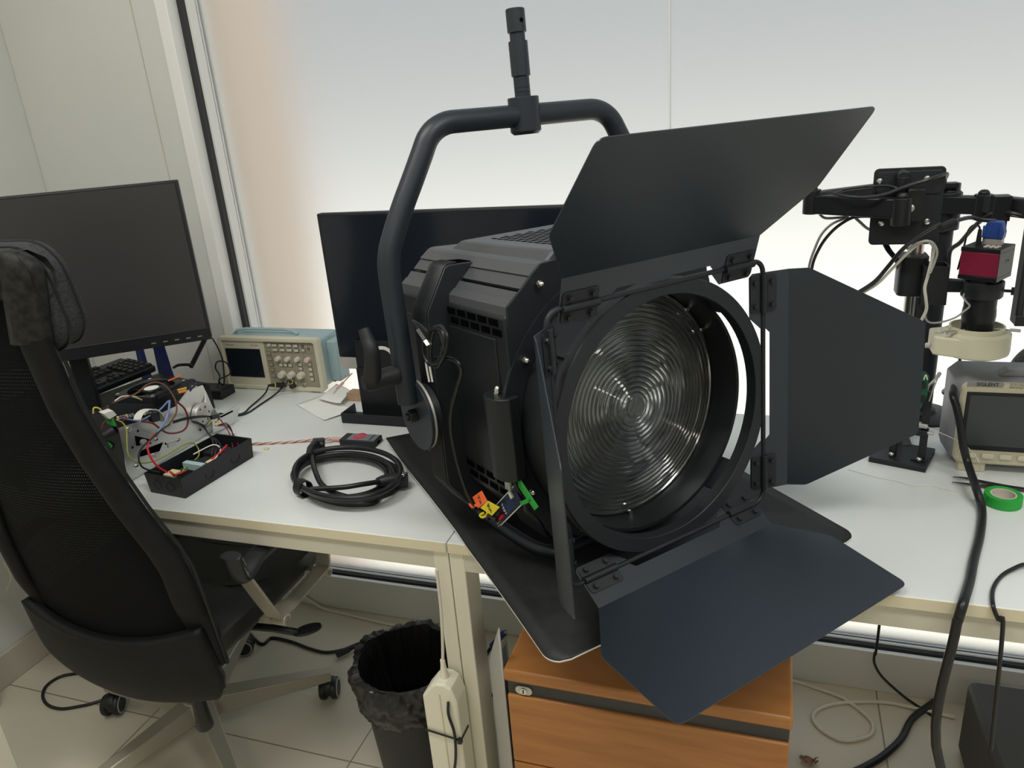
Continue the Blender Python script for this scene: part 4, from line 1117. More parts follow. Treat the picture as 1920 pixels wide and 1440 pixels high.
# keyboard, tilted across the cover
kz = zc_ + .010
F0, F1 = at_z(138,748,kz), at_z(292,686,kz); B1 = at_z(254,664,kz+.012)
kx = (F1-F0).normalized(); kyd = (B1-F1); kyd = (kyd - kx*kyd.dot(kx)).normalized(); kn = kx.cross(kyd)
KL = .430; KD = .132
kb = thing('keyboard', 'black computer keyboard lying under the corner monitor', 'keyboard', basis(F1 - kx*KL, kx, kyd, kn))
MB().box(0, KL, 0, KD, -.016, .002).build('case', K['plastic'], kb, bev=.004)
rows = [(.006, [1.0]*4 + [5.5] + [1.25]*4), (.026, [2.2]+[1]*10+[2.3]), (.044, [1.8]+[1]*11+[2.0]), (.062, [1.5]+[1]*12+[1.5]), (.080, [1]*13+[2]), (.106, [1]+[1]*13+[1])]
kidx = 0
for ry, ws in rows:
    tot = sum(ws); x = .008; U = (.282-.008)/tot
    for w_ in ws:
        m_ = MB(); xa, xb = x+.0009, x+w_*U-.0009; ya, yb_ = ry, ry+.0165
        m_.hexa([(xa,ya,.002),(xb,ya,.002),(xb,yb_,.002),(xa,yb_,.002)], [(xa+.0018,ya+.002,.0085),(xb-.0018,ya+.002,.0085),(xb-.0018,yb_-.0012,.0085),(xa+.0018,yb_-.0012,.0085)])
        m_.build('key', K['plastic_matte'], kb); x += w_*U
    # cluster and number pad
    for cx0, cols in ((.292, 3), (.354, 4)):
        for c in range(cols):
            if cols == 3 and ry in (.044,): continue
            if cols == 3 and ry == .026 and c != 1: continue
            if cols == 4 and ry == .106: continue
            m_ = MB(); xa = cx0 + c*.0183; xb = xa+.0165; ya, yb_ = ry, ry+.0165
            m_.hexa([(xa,ya,.002),(xb,ya,.002),(xb,yb_,.002),(xa,yb_,.002)], [(xa+.0018,ya+.002,.0085),(xb-.0018,ya+.002,.0085),(xb-.0018,yb_-.0012,.0085),(xa+.0018,yb_-.0012,.0085)])
            m_.build('key', K['plastic_matte'], kb)
lg_ = MB()
for ry, ws in rows[:5]:
    for i in range(13): lg_.box(.014+i*.0208, .0155+i*.0208, ry+.009, ry+.0115, .0085, .0088)
    for i in range(4): lg_.box(.360+i*.0183, .3615+i*.0183, ry+.009, ry+.0115, .0085, .0088)
lg_.build('key_legend', K['ink_white'], kb)

# blue plastic holder behind the keyboard
t = thing('phone_stand', 'dark blue plastic stand between the monitor and the beige oscilloscope', 'stand')
zt_ = .742
for pts in (((250,640),(262,640),(276,690),(262,694)), ((286,648),(304,644),(318,690),(296,694))):
    P4 = [at_y(x, y, 1.60) for x, y in pts]
    low = [V((P4[3].x, 1.60, ZT)), V((P4[2].x+.01, 1.60, ZT))]
    q = [P4[0], P4[1], P4[2], low[1], low[0], P4[3]]
    m_ = MB(); n = len(q); m_.add(q + [p+V((0,.006,0)) for p in q], [tuple(range(n)), tuple(range(n,2*n))[::-1]] + [(i,(i+1)%n,n+(i+1)%n,n+i) for i in range(n)])
    m_.build('side_rib', K['blue'], t)
xa, xb = at_y(255,650,1.60).x, at_y(318,690,1.60).x
MB().box(xa, xb+.012, 1.595, 1.66, ZT, ZT+.005).build('base', K['blue'], t, bev=.001)
# small black router box with aerial and leads
rx0, rx1 = at_y(352,700,1.60).x, at_y(408,700,1.60).x
t = thing('router', 'small black box with a stick aerial beside the beige oscilloscope', 'router', T((rx0+rx1)/2, 1.625, ZT))
w_ = (rx1-rx0)
zr = .026
MB().box(-w_/2, w_/2, -.03, .03, 0, zr).build('case', K['plastic'], t, bev=.003)
Pa = at_y(358,688,1.60); Pb = at_y(386,632,1.62); oo = V(((rx0+rx1)/2, 1.625, ZT))
MB().tube([Pa-oo, Pb-oo], .0065, 10).build('aerial', K['plastic_matte'], t)
MB().tube(catmull([Pa-oo+V((-.05,-.01,0)), Pa-oo+V((-.02,-.02,.012)), Pa-oo+V((.01,-.005,.008)), Pa-oo], 5), .004, 8).build('lead', K['cable'], t)

# ---------------------------------------------------------------- beige oscilloscope
TY = 1.690
f00, f10 = at_y(420,725,TY), at_y(612,729,TY)
ftop = at_y(392,630,TY)
TW, TH, TD = .324, .152, .11
TX0 = f10.x - TW
t = thing('oscilloscope', 'beige and pale blue bench oscilloscope with dark screen beside the window', 'oscilloscope', T(TX0, TY, ZT))
TZ = .003
MB().prism(rrect(TW-.012, TH-.012, .010), .004, TD, basis((TW/2, 0, TZ+TH/2), (1,0,0), (0,0,1), (0,-1,0)) @ Matrix.Diagonal((1,1,-1,1))).build('case', K['tek_blue'], t, bev=.004)
MB().box(TW-.012, TW+.022, .045, TD-.012, TZ+.012, TZ+TH-.022).build('case_side', K['tek_blue'], t, bev=.005)
bz = MB(); bz.ringp(rrect(TW, TH, .010, 5), [(x, y) for x, y in rrect(TW-.024, TH-.022, .006, 5)], -.010, .012, basis((TW/2, .002, TZ+TH/2), (1,0,0), (0,0,1), (0,-1,0)))
bz.build('bezel', K['tek_beige'], t, bev=.002)
FR = lambda x, z: V((x, -.0015, TZ+z))
def fbox(x0, x1, z0, z1, d, name, mt, par=None, bev=.0006): return MB().box(x0, x1, -.0015-d, .004, TZ+z0, TZ+z1).build(name, mt, par or t, bev=bev)
fbox(.010, .148, .010, TH-.010, .003, 'screen_surround', K['tek_beige'])
fbox(.148, TW-.011, .010, TH-.010, .0005, 'control_panel', K['tek_panel'])
fbox(.018, .134, .034, .118, .0045, 'screen', K['screen_gloss'])
text_mesh('Tektronix', .0070, basis(FR(.035, .128)+V((0,-.0032,0)), (1,0,0), (0,0,1), (0,-1,0)), K['ink_grey'], 'lettering', t, .0002)
text_mesh('TDS 1002', .0060, basis(FR(.118, .128)+V((0,-.0032,0)), (1,0,0), (0,0,1), (0,-1,0)), K['ink_grey'], 'lettering', t, .0002)
def button(x, z, w_, h_, mt, d=.004, frame_mt=None):  # optional plate behind the button, reaching further down and to the right
    if frame_mt: fbox(x-w_/2-.0012, x+w_/2+.002, z-h_/2-.0016, z+h_/2+.0012, .0010, 'button_frame', frame_mt, bev=0)
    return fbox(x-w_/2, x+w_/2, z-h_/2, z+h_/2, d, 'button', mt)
def knob(x, z, r, mt, d=.012):
    m_ = MB(); m_.lathe([(r*1.08,0),(r*1.02,.003),(r,.004),(r*.9,d),(r*.8,d+.001),(0,d+.001)], 24, basis(FR(x, z), (1,0,0), (0,0,1), (0,-1,0)))
    m_.box(-.0007,.0007,.1*r,.8*r,d+.0008,d+.0014, basis(FR(x, z), (1,0,0), (0,0,1), (0,-1,0)))
    return m_.build('knob', mt, t)
for i, x in enumerate((.184,.207,.230)):
    for z in (.130,.117): button(x, z, .014, .0065, K['tek_button'], frame_mt=K['tek_dark'])
for z in (.130,.117): button(.252, z, .012, .0075, K['tek_button'], frame_mt=K['tek_violet'])
button(.274,.130,.009,.006,K['tek_dark'], frame_mt=K['tek_button']); button(.274,.118,.009,.006,K['tek_button'], frame_mt=K['tek_dark']); button(.292,.124,.008,.006,K['tek_dark'], frame_mt=K['tek_button'])
for i in range(5): button(.160+i*.0005, .106-i*.0165, .011, .009, K['tek_panel'], frame_mt=K['tek_dark'], d=.003)
knob(.166,.130,.0048,K['tek_knob'],.004)
for x in (.189,.220,.251): knob(x,.092,.0068,K['tek_knob'])
knob(.284,.092,.0072,K['tek_knob_pink'])
for x in (.193,.208,.223): button(x,.073,.010,.008,K['tek_button'], frame_mt=K['tek_dark'], d=.003)
for z in (.076,.064): button(.255,z,.010,.008,K['tek_button'], frame_mt=K['tek_dark'], d=.003)
for i in range(4): button(.286,.078-i*.0145,.010,.009,K['tek_button'], frame_mt=K['tek_dark'], d=.003)
for x in (.194,.224,.255): knob(x,.046,.0098,K['tek_knob'],.015)
ln = MB()
ln.box(.172,.304,-.0022,-.0015,TZ+.1085,TZ+.1095)
for x in (.203,.236,.270): ln.box(x-.0003,x+.0003,-.0021,-.0015,TZ+.016,TZ+.106)
ln.build('panel_lines', K['tek_dark'], t)
for x in (.196,.228,.258):
    m_ = MB(); m_.lathe([(.0068,0),(.0068,.002),(.0050,.002),(.0050,.009),(.003,.009),(.003,.002),(0,.002)], 20, basis(FR(x,.018), (1,0,0), (0,0,1), (0,-1,0))); m_.build('bnc_socket', K['alu_dull'], t)
hd = MB(); hd.tube([( .02,.045,TZ+TH-.004),(.03,.045,TZ+TH+.004),(.06,.05,TZ+TH+.008),(.19,.05,TZ+TH+.008),(.22,.045,TZ+TH+.004),(.23,.045,TZ+TH-.004)], .006, 8, flat=.7); hd.build('carry_handle', K['tek_blue'], t)
for x in (.03, TW-.05): MB().box(x, x+.03, -.004, .02, 0, TZ+.001).build('foot', K['plastic'], t, bev=.001)
for x in (.03, TW-.05): MB().box(x, x+.03, TD-.03, TD-.006, 0, TZ+.001).build('foot', K['plastic'], t, bev=.001)
# two probe leads plugged into it
for nm, x, lab, mids in (('left', .196, 'black probe lead in the left input of the beige oscilloscope', [(515,722),(496,739),(470,762),(452,776)]),
                         ('right', .228, 'black probe lead in the right input of the beige oscilloscope', [(545,716),(520,736),(490,757),(454,778)])):
    pr_ = thing('probe_lead', lab, 'probe lead', group='probe leads of the beige oscilloscope')
    o_ = V((TX0+x, TY-.010, ZT+TZ+.018)); 
    e_ = at_y(*mids[0], TY-.035)
    MB().tube([o_, o_+V((-.001,-.008,-.001)), o_.lerp(e_, .6), e_], lambda q: .0085*(1-.25*q), 14).build('plug', K['plastic_matte'], pr_)
    d_ = (e_-o_).normalized(); MB().cyl(e_-d_*.0005, e_+d_*.002, .0068, 14).build('marker_ring', K['yellow_w'], pr_)
    MB().tube([e_+d_*.002, e_+d_*.02], lambda q: .0055-.0028*q, 12).build('boot', K['plastic_matte'], pr_)
    pts = [e_+d_*.018] + [at_z(px, py, ZT+.0035+ .006*(i == 0)) for i, (px, py) in enumerate(mids[1:])] + [V((-1.36,1.50,ZT+.0035))]
    MB().tube(catmull(pts, 5), .0022, 8).build('cord', K['cable'], pr_)
# loose leads hanging beside the oscilloscope
P = lambda x, y: at_y(x, y, 1.64)
o = MB().tube(catmull([P(398,634), P(410,655), P(418,680), P(420,720), V((P(425,735).x, 1.62, ZT+.05)), P(432,700), P(424,680), P(408,678), P(404,690), P(412,708), V((P(418,735).x, 1.60, ZT+.01)), V((P(405,752).x, 1.58, ZT+.003))], 6), .0020, 8).build('thin_lead', K['cable'], None)
tag(o, 'thin black lead looping in front of the left side of the beige oscilloscope', 'cable')

# ---------------------------------------------------------------- papers, block, driver pen
def sheet_of_paper(pts, name, label, h=.004, seed=0):
    random.seed(seed); q = [at_z(x, y, ZT) for x, y in pts]; m_ = MB()
    def fn(a, b):
        p = q[0].lerp(q[1], a).lerp(q[3].lerp(q[2], a), b)
        return V((p.x, p.y, ZT + .0012 + h*(.5+.5*sin(5*a+2*b+seed))*(.3+.7*a*b) + .5*h*(a > .8)*(a-.8)*5))
    m_.grid(fn, 12, 12); o = m_.build(name, K['paper'], None, solid=.0004, ang=40); tag(o, label, 'paper'); return o
sheet_of_paper([(556,760),(608,790),(668,772),(606,742)], 'paper_sheet', 'creased white paper lying lowest on the desk left of the metal tray', .004, 1)
o = sheet_of_paper([(598,754),(640,766),(660,742),(632,726)], 'paper_sheet', 'folded white paper on top of the creased sheet by the metal tray', .006, 3); o.location.z = .009
wb_ = at_y(664, 744, 1.62)
t = thing('wood_block', 'small pale wooden block behind the metal tray', 'block', T(wb_.x-.012, 1.655, ZT))
MB().box(-.022,.022,-.017,.017,0,.022).build('block', K['wood_block'], t, bev=.001)
pn = thing('pink_probe', 'short pink plug with a metal tip beside the pale wooden block', 'plug')
a, b, c, d_ = at_z(626,739,ZT+.010), at_z(633,729,ZT+.012), at_z(643,718,ZT+.014), at_z(660,700,ZT+.018)
MB().tube([a, b], .0026, 8).build('tip', K['alu_dull'], pn); MB().tube([b, c], .0042, 10).build('body', K['pink'], pn); MB().tube(catmull([c, c.lerp(d_,.5), d_], 4), .0020, 8).build('cord', K['pink'], pn)

# ---------------------------------------------------------------- small grey device and its braided lead
zt2 = ZT + .016
q = [at_z(636,836-11,zt2), at_z(702,828-0,zt2), at_z(721,813,zt2), at_z(653,811,zt2)]
ux = (q[1]-q[0]).normalized(); uy = V((-ux.y, ux.x, 0))
q0 = at_z(635,824,zt2); L1 = .112; W1 = .062
ux = (at_z(700,828,zt2)-q0).normalized(); ux.z = 0; uy = V((-ux.y, ux.x, 0))
L1 = (at_z(702,828,zt2)-q0).length; W1 = abs((at_z(655,811,zt2)-q0).dot(uy))
DM = basis(V((q0.x, q0.y, ZT)), ux, uy, (0,0,1))
t = thing('usb_analyser', 'small flat grey and black box with a red oval mark beside the coiled cord', 'device', DM)
MB().box(0, L1, 0, W1, .0005, .0155).build('case', K['plastic_matte'], t, bev=.002)
MB().box(L1*.20, L1-.003, .003, W1-.003, .0153, .0160).build('top_plate', K['device_grey'], t)
ov = MB(); cxl, cyl_ = L1*.46, W1*.60
ov.prism([(cxl+.015*cos(a_), cyl_+.018*sin(a_)) for a_ in [2*pi*i/28 for i in range(28)]], .0160, .0162)
ov.build('red_oval', K['red_logo'], t)
m_ = MB(); m_.box(cxl-.010, cxl+.010, cyl_-.003, cyl_+.004, .0162, .0164); m_.build('oval_bar', K['device_grey'], t)
m_ = MB()
for i in range(9): m_.box(L1*.80+.0005*(i%2), L1*.80+.004, W1*.15+i*W1*.085, W1*.15+i*W1*.085+.0026, .0160, .0162)
m_.build('print', K['ink'], t)
MB().box(L1-.0005, L1+.0006, W1*.3, W1*.65, .005, .010).build('port', K['hole_shade'], t)
pe = DM @ V((-.002, W1*.45, .008))
t = thing('braided_lead', 'pink and black braided lead running from the grey device to the black junction box', 'cable')
MB().tube([pe, pe-ux*.026], .0048, 10).build('plug', K['pink'], t)
s_ = pe-ux*.026; e_ = at_z(474,832,ZT+.004)
path = catmull([s_, s_.lerp(e_,.3)+V((0,.004,-.002)), s_.lerp(e_,.65)+V((0,.002,-.003)), e_, e_+V((-.03,-.004,0))], 14)
MB().tube(path, .0026, 8).build('cord', K['pink'], t)
hx = MB(); N = len(path)
for ph in (0, pi):
    hp = []
    for i in range(N*4-3):
        k = i/4; p = path[min(N-1, int(k))].lerp(path[min(N-1, int(k)+1)], k-int(k)); tt = (path[min(N-1,int(k)+1)]-path[max(0,int(k)-1)]).normalized(); n1 = tt.cross(V((0,0,1))).normalized(); n2 = n1.cross(tt)
        a_ = i*.15+ph; hp.append(p + n1*(.0022*cos(a_)) + n2*(.0022*sin(a_)))
    hx.tube(hp, .0010, 5)
hx.build('black_thread', K['cable'], t)
c = at_z(500, 843, ZT); m_ = MB(); m_.prism(round_poly([(-.006,-.004),(.006,-.003),(.005,.004),(-.005,.004)], .002, 3), 0, .005, T(*c)); o = m_.build('foam_bit', K['cream_comp'], None, bev=.001); tag(o, 'tiny beige foam bit on the desk below the braided lead', 'foam bit')

# ---------------------------------------------------------------- coiled power cord
t = thing('coiled_cable', 'thick black power cord coiled and strapped on the left desk', 'power cord')
ctr = [(650,886,102,50),(652,893,96,47),(648,890,86,40),(656,897,104,44),(640,892,92,45)]
cz = [.006,.006,.018,.016,.028]
MB().tube(catmull([at_z(585,852,ZT+.030), at_z(587,868,ZT+.034), at_z(592,886,ZT+.036), at_z(600,904,ZT+.034), at_z(612,916,ZT+.028), at_z(632,926,ZT+.022), at_z(660,933,ZT+.018), at_z(690,932,ZT+.012), at_z(715,920,ZT+.010), at_z(730,908,ZT+.012)], 6), .0054, 12).build('cord_end', K['cable'], t)
pts = []
def ring_pts(cx, cy, rx, ry, z, a0, a1, n):
    o = []
    for i in range(n+1):
        a = radians(a0+(a1-a0)*i/n); dd = ((math.degrees(a)-212+180) % 360)-180
        k = math.exp(-(dd/38.0)**2)
        X_, Y_ = cx + rx*cos(a), cy - ry*sin(a)*(1.0-.10*max(0, sin(a)))
        bx_, by_ = 648+97*cos(a), 891-44*sin(a)
        X_ += (bx_-X_)*.75*k; Y_ += (by_-Y_)*.75*k
        o.append(at_z(X_, Y_, ZT+z))
    return o
pts += ring_pts(652,884,100,50,.034,215,560,16)[:-1]
pts += ring_pts(648,892,92,47,.023,200,560,16)[:-1]
pts += ring_pts(642,892,84,40,.014,200,560,16)[:-1]
pts += ring_pts(650,895,102,44,.0065,200,560,16)[:-1]
pts += ring_pts(655,898,98,48,.0065,200,300,5)
pts += [at_z(712,907,ZT+.014), at_z(728,901,ZT+.018)]
MB().tube(catmull(pts, 4), .0056, 12).build('cord', K['cable'], t)
MB().tube(catmull([at_z(582,917,ZT+.034), at_z(640,914,ZT+.036), at_z(680,908,ZT+.036), at_z(712,903,ZT+.030)], 6), .0050, 12).build('cord_end', K['cable'], t)
a, b = at_z(706,905,ZT+.026), at_z(738,900,ZT+.022); MB().tube([a, a.lerp(b,.3), b], lambda q: .009+.007*q, 12).build('connector_neck', K['plastic'], t)
c = at_z(764,899,ZT+.018); MB().tube([b, c], .0155, 14).build('connector', K['plastic'], t)
d_ = at_z(757,892,ZT+.024); e_ = at_z(752,893,ZT+.026); MB().box(-.006,.006,-.006,.006,-.002,.004, Matrix.Translation(at_z(755,890,ZT+.034))).build('metal_latch', K['alu'], t, bev=.001)
# hook and loop strap
ba, bb = at_z(566,905,ZT+.05), at_z(588,925,ZT+.05)
st_ = MB(); sc_ = at_z(568, 915, ZT+.0175); ax_ = (at_z(600,929,ZT)-at_z(556,908,ZT)).normalized(); tdir = V((-ax_.y, ax_.x, 0))
ring_ = [sc_ + tdir*(.0155*cos(a_)) + V((0,0,.0170*sin(a_))) for a_ in [2*pi*i/24 for i in range(25)]]
st_.band([p for p in ring_], ax_, .022, .002); st_.build('strap', K['rubber'], t)
# angled mains plug
p0 = at_z(584,832,ZT+.030); 
hd_ = MB(); a, b = at_z(574,846,ZT+.032), at_z(590,834,ZT+.034)
PMx = frame_z(at_z(592,838,ZT+.024), (at_z(625,836,ZT+.02)-at_z(592,838,ZT+.024)), (0,0,1))
hd_.prism(rrect(.036,.034,.010), -.006,.020, PMx); hd_.build('plug_body', K['plastic'], t, bev=.003)
ng = MB(); ng.tube([at_z(580,856,ZT+.032), at_z(584,842,ZT+.036), at_z(592,834,ZT+.034)], lambda q: .0085+.003*q, 12); ng.build('plug_neck', K['plastic'], t)
for sx in (-.0095,.0095):
    m_ = MB(); m_.lathe([(.0022,.018),(.0022,.036),(.001,.038)], 10, PMx @ T(sx, 0, 0)); m_.build('pin', K['alu_dull'], t)
# ---------------------------------------------------------------- opened equipment chassis with fan
t = thing('opened_chassis', 'opened aluminium chassis with a black cooling fan and loose coloured wires on the left desk', 'electronics')
XA = -1.300
PX = lambda px, py, x=XA: at_x(px, py, x)
sidep = [(222,803),(243,905),(268,893),(330,866),(400,824),(440,800),(430,786),(412,779),(398,762),(388,738),(380,722),(352,732),(330,762),(300,776),(262,790)]
P3 = [PX(*p) for p in sidep]
for p in P3:
    if p.z < ZT+.003: p.z = ZT+.003
m_ = MB(); n = len(P3); m_.add(P3 + [p+V((-.002,0,0)) for p in P3], [tuple(range(n)), tuple(range(n,2*n))[::-1]] + [(i,(i+1)%n,n+(i+1)%n,n+i) for i in range(n)])
m_.build('side_plate', K['alu'], t)
# lower flange resting on the desk
m_ = MB(); m_.box(XA-.03, XA, min(p.y for p in P3), max(p.y for p in P3)+.02, ZT+.0005, ZT+.0025); m_.build('bottom_flange', K['alu'], t)
# slotted end bracket
eb = [PX(398,790,-1.275), PX(447,757,-1.275), PX(450,766,-1.275), PX(444,786,-1.275), PX(428,800,-1.275), PX(400,812,-1.275)]
m_ = MB(); n = len(eb); m_.add(eb + [p+V((-.002,0,0)) for p in eb], [tuple(range(n)), tuple(range(n,2*n))[::-1]] + [(i,(i+1)%n,n+(i+1)%n,n+i) for i in range(n)])
m_.build('slotted_bracket', K['alu'], t)
m_ = MB(); m_.tube([PX(414,782,-1.2745), PX(436,771,-1.2745)], .0020, 8); m_.build('slot', K['hole_shade'], t)
# motor boss
c = PX(373, 776, XA+.001); MB().lathe([(.027,0),(.027,.012),(.024,.015),(.0,.015)], 36, frame_z(c, (1,0,0))).build('motor_boss', K['alu_dull'], t, bev=.001)
for a_ in range(0, 360, 60):
    MB().cyl(c+V((.0148,.018*cos(radians(a_)),.018*sin(radians(a_)))), c+V((.0155,.018*cos(radians(a_)),.018*sin(radians(a_)))), .0022, 10).build('boss_hole', K['hole_shade'], t)
for px, py in ((241,804),(294,824),(335,826),(257,874)):
    c = PX(px, py, XA); m_ = MB(); m_.lathe([(.0058,0),(.0055,.003),(.003,.0048),(.0,.005)], 18, frame_z(c, (1,0,0))); m_.lathe([(.0016,.0050),(.0,.0052)], 8, frame_z(c, (1,0,0))); m_.build('screw', K['steel'], t)
for px, py in ((258,808),(248,839),(310,832),(375,806)): MB().cyl(PX(px,py,XA+.0001), PX(px,py,XA+.0006), .0028, 10).build('hole', K['hole_shade'], t)
m_ = MB()
for tri in (((253,817),(279,823),(284,832),(256,836)), ((262,846),(306,829),(299,846),(258,858))):
    q = [PX(*p, XA+.0004) for p in tri]; m2_ = MB(); m2_.hexa(q, [p+V((.0004,0,0)) for p in q]); m2_.build('cut_out', K['hole_shade'], t)
for px, py in ((266,829),(292,853)): MB().cyl(PX(px,py,XA), PX(px,py,XA)+V((.008,0,0)), .007, 18).build('spacer', K['alu_dull'], t)
q = [PX(*p, XA+.0008) for p in ((314,832),(330,827),(331,834),(316,840))]; m_ = MB(); m_.hexa(q, [p+V((.0006,0,0)) for p in q]); m_.build('badge', K['alu_dull'], t)
# black end panel with the cable gland
ep = [at_y(*p, 1.128) for p in ((158,777),(196,779),(221,805),(240,903),(236,908),(200,880),(160,830))]
for p in ep: p.z = max(p.z, ZT+.001)
m_ = MB(); n = len(ep); m_.add(ep + [p+V((0,.002,0)) for p in ep], [tuple(range(n)), tuple(range(n,2*n))[::-1]] + [(i,(i+1)%n,n+(i+1)%n,n+i) for i in range(n)])
m_.build('end_panel', K['plastic'], t)
a, b = at_y(186,822,1.10), at_y(214,806,1.126); MB().tube([a, a.lerp(b,.5), b], lambda q: .0075+.002*q, 14).build('gland', K['plastic_matte'], t)
for pts in (((196,780),(212,785),(219,797),(215,800),(200,793)), ((192,826),(204,829),(212,835),(206,846),(199,844),(196,832))):
    q = [at_y(*p, 1.1255) for p in pts]; m_ = MB(); n = len(q); m_.add(q + [p+V((0,-.0006,0)) for p in q], [tuple(range(n)), tuple(range(n,2*n))[::-1]] + [(i,(i+1)%n,n+(i+1)%n,n+i) for i in range(n)]); m_.build('green_tape', K['tape_green'], t)
# inner black box carrying the fan
ZF = .872
fc = [at_z(*p, ZF) for p in ((206,741),(284,746),(358,712),(283,707))]
ctr_ = sum(fc, V((0,0,0)))/4
fx = ((fc[1]-fc[0])+(fc[2]-fc[3])).normalized(); fx.z = 0; fy = V((-fx.y, fx.x, 0))
FWd = .105
FM = basis(ctr_, fx, fy, (0,0,1)) @ RZ(0)
# true square aligned with the plate
fy = V((0,1,0)); fx = V((1,0,0)); FM = basis(ctr_, fx, fy, (0,0,1))
hx_ = abs((XA-.006) - ctr_.x); FWd = min(.12, 2*hx_)
bx_ = MB(FM); bx_.box(-FWd/2-.02, FWd/2, -FWd/2-.03, FWd/2+.02, -.10, -.027); bx_.build('inner_box', K['plastic_matte'], t, bev=.002)
fr_ = MB(FM); fr_.ringp(rrect(FWd, FWd, .008, 8), circ(FWd/2-.006, 36, pi/36), -.026, -.001) if len(rrect(FWd, FWd, .008, 8)) == 36 else None
fan = fr_.build('fan_frame', K['plastic'], t)
MB(FM).lathe([(.0,-.022),(.022,-.022),(.022,-.004),(.020,-.002),(0,-.002)], 28).build('fan_hub', K['plastic'], fan)
MB(FM).lathe([(.017,-.0019),(.017,-.0015),(0,-.0015)], 28).build('hub_label', K['paper'], fan)
bl_ = MB(FM)
for k in range(7):
    a_ = 2*pi*k/7
    for seg in range(5):
        a0, a1 = a_+seg*.12, a_+(seg+1)*.12; z0_, z1_ = -.020+seg*.003, -.020+(seg+1)*.003; ro = FWd/2-.009
        bl_.add([(.021*cos(a0),.021*sin(a0),z0_),(ro*cos(a0+.15),ro*sin(a0+.15),z0_),(ro*cos(a1+.15),ro*sin(a1+.15),z1_),(.021*cos(a1),.021*sin(a1),z1_)], [(0,1,2,3)])
bl_.build('fan_blades', K['plastic_matte'], fan, solid=.0012)
sp_m = MB(FM)
for a_ in (45, 135, 225, 315): sp_m.box(.016, FWd/2-.004, -.003, .003, -.026, -.022, RZ(a_))
sp_m.build('fan_struts', K['plastic'], fan)
for sx in (-1,1):
    for sy in (-1,1): MB(FM).lathe([(.0045,-.001),(.0043,.0008),(.002,.002),(0,.0022)], 14, T(sx*(FWd/2-.008), sy*(FWd/2-.008), 0)).build('fan_screw', K['steel'], fan)
# component board between box and plate
q = [PX(*p, -1.335) for p in ((200,755),(286,758),(292,790),(230,800))]
m_ = MB(); m_.hexa(q, [p+V((.002,0,0)) for p in q]); bd = m_.build('driver_board', K['plastic_matte'], t)
random.seed(5)
for k in range(12):
    c = PX(222+k*5.5, 786-k*.9, -1.328); m_ = MB(); m_.box(-.002,.002,-.002,.002,0,.004+.004*random.random(), Matrix.Translation(c)); m_.build('component', K['cream_comp'] if k % 3 == 0 else K['alu_dull'], bd)
m_ = MB(); m_.band(catmull([PX(256,790,-1.29), PX(262,776,-1.29), PX(275,768,-1.29), PX(292,770,-1.285), PX(308,790,-1.285)], 5), (1,0,0), .020, .0015); m_.build('ribbon', K['white_w'], t)
q = [PX(*p, -1.29) for p in ((276,776),(292,772),(294,788),(280,792))]; m_ = MB(); m_.hexa(q, [p+V((.010,0,0)) for p in q]); m_.build('plug', K['plastic'], t)
q = [PX(*p, -1.30) for p in ((194,776),(212,770),(219,778),(205,786))]; m_ = MB(); m_.hexa(q, [p+V((-.012,0,.004)) for p in q]); m_.build('terminal', K['white_w'], t)
# loose wires
def wire(pts, mt, r=.0019, x0=-1.28, x1=None, name='wire'):
    n = len(pts); x1 = x0 if x1 is None else x1
    q = [PX(px, py, x0+(x1-x0)*i/(n-1)) for i, (px, py) in enumerate(pts)]
    return MB().tube(catmull(q, 5), r, 7).build(name, mt, t)
wire([(200,772),(205,760),(225,750),(255,738),(275,722),(292,717),(308,722),(322,738),(330,756),(330,775),(318,795)], K['brown_w'], .0020, -1.36, -1.27)
wire([(330,752),(345,765),(352,783),(350,800),(338,810),(315,812),(298,802),(285,793),(265,790)], K['darkred_w'], .0022, -1.275, -1.27)
wire([(222,782),(245,787),(262,788),(280,780),(300,768),(315,752)], K['blue_w'], .0018, -1.28, -1.285)
wire([(318,750),(317,765),(312,785),(300,805),(293,818)], K['blue_w'], .0024, -1.262, -1.258)
wire([(293,812),(284,822),(277,835),(279,850),(288,866),(300,878),(318,888)], K['red_w'], .0022, -1.258, -1.19)
wire([(318,796),(303,806),(285,822),(266,840),(260,858),(266,875),(284,883),(300,886)], K['cable'], .0020, -1.262, -1.20)
wire([(218,787),(230,793),(237,806),(238,830),(240,850),(250,864),(266,868),(290,864),(318,850),(345,834),(362,831),(372,842),(372,856),(360,866),(348,876),(340,888)], K['green_w'], .0016, -1.27, -1.17)
wire([(175,775),(176,765),(186,766),(193,774)], K['yellow_w'], .0018, -1.33, -1.32)
wire([(215,752),(228,744),(245,743),(262,748)], K['white_w'], .0016, -1.38, -1.37)
wire([(250,742),(258,746),(266,750)], K['yellow_w'], .0018, -1.372, -1.37)
wire([(316,714),(330,708),(340,705)], K['orange'], .0018, -1.36, -1.36)
for k in range(4): wire([(333+k,731+k*2),(342,729+k*2.2),(349,727+k*2.4)], K['orange'] if k % 2 else K['yellow_w'], .0018, -1.30, -1.30)
wire([(292,742),(320,728),(345,716),(362,712),(366,720),(356,733)], K['cable'], .0026, -1.31, -1.30)
wire([(296,746),(322,732),(340,722)], K['cable'], .0026, -1.31, -1.305)
wire([(360,724),(376,728),(384,740),(385,755)], K['white_w'], .0022, -1.31, -1.295)
for k in range(3): wire([(325,790+k*1.5),(350,783+k*1.5),(380,780+k),(402,782),(412,785)], K['cable'], .0018, -1.27, -1.262)
wire([(212,784),(222,790),(236,786),(236,782),(224,782)], K['darkred_w'], .0012, -1.275, -1.27)
wire([(190,806),(195,792),(205,788),(216,795),(222,806)], K['darkred_w'], .0010, -1.31, -1.30)
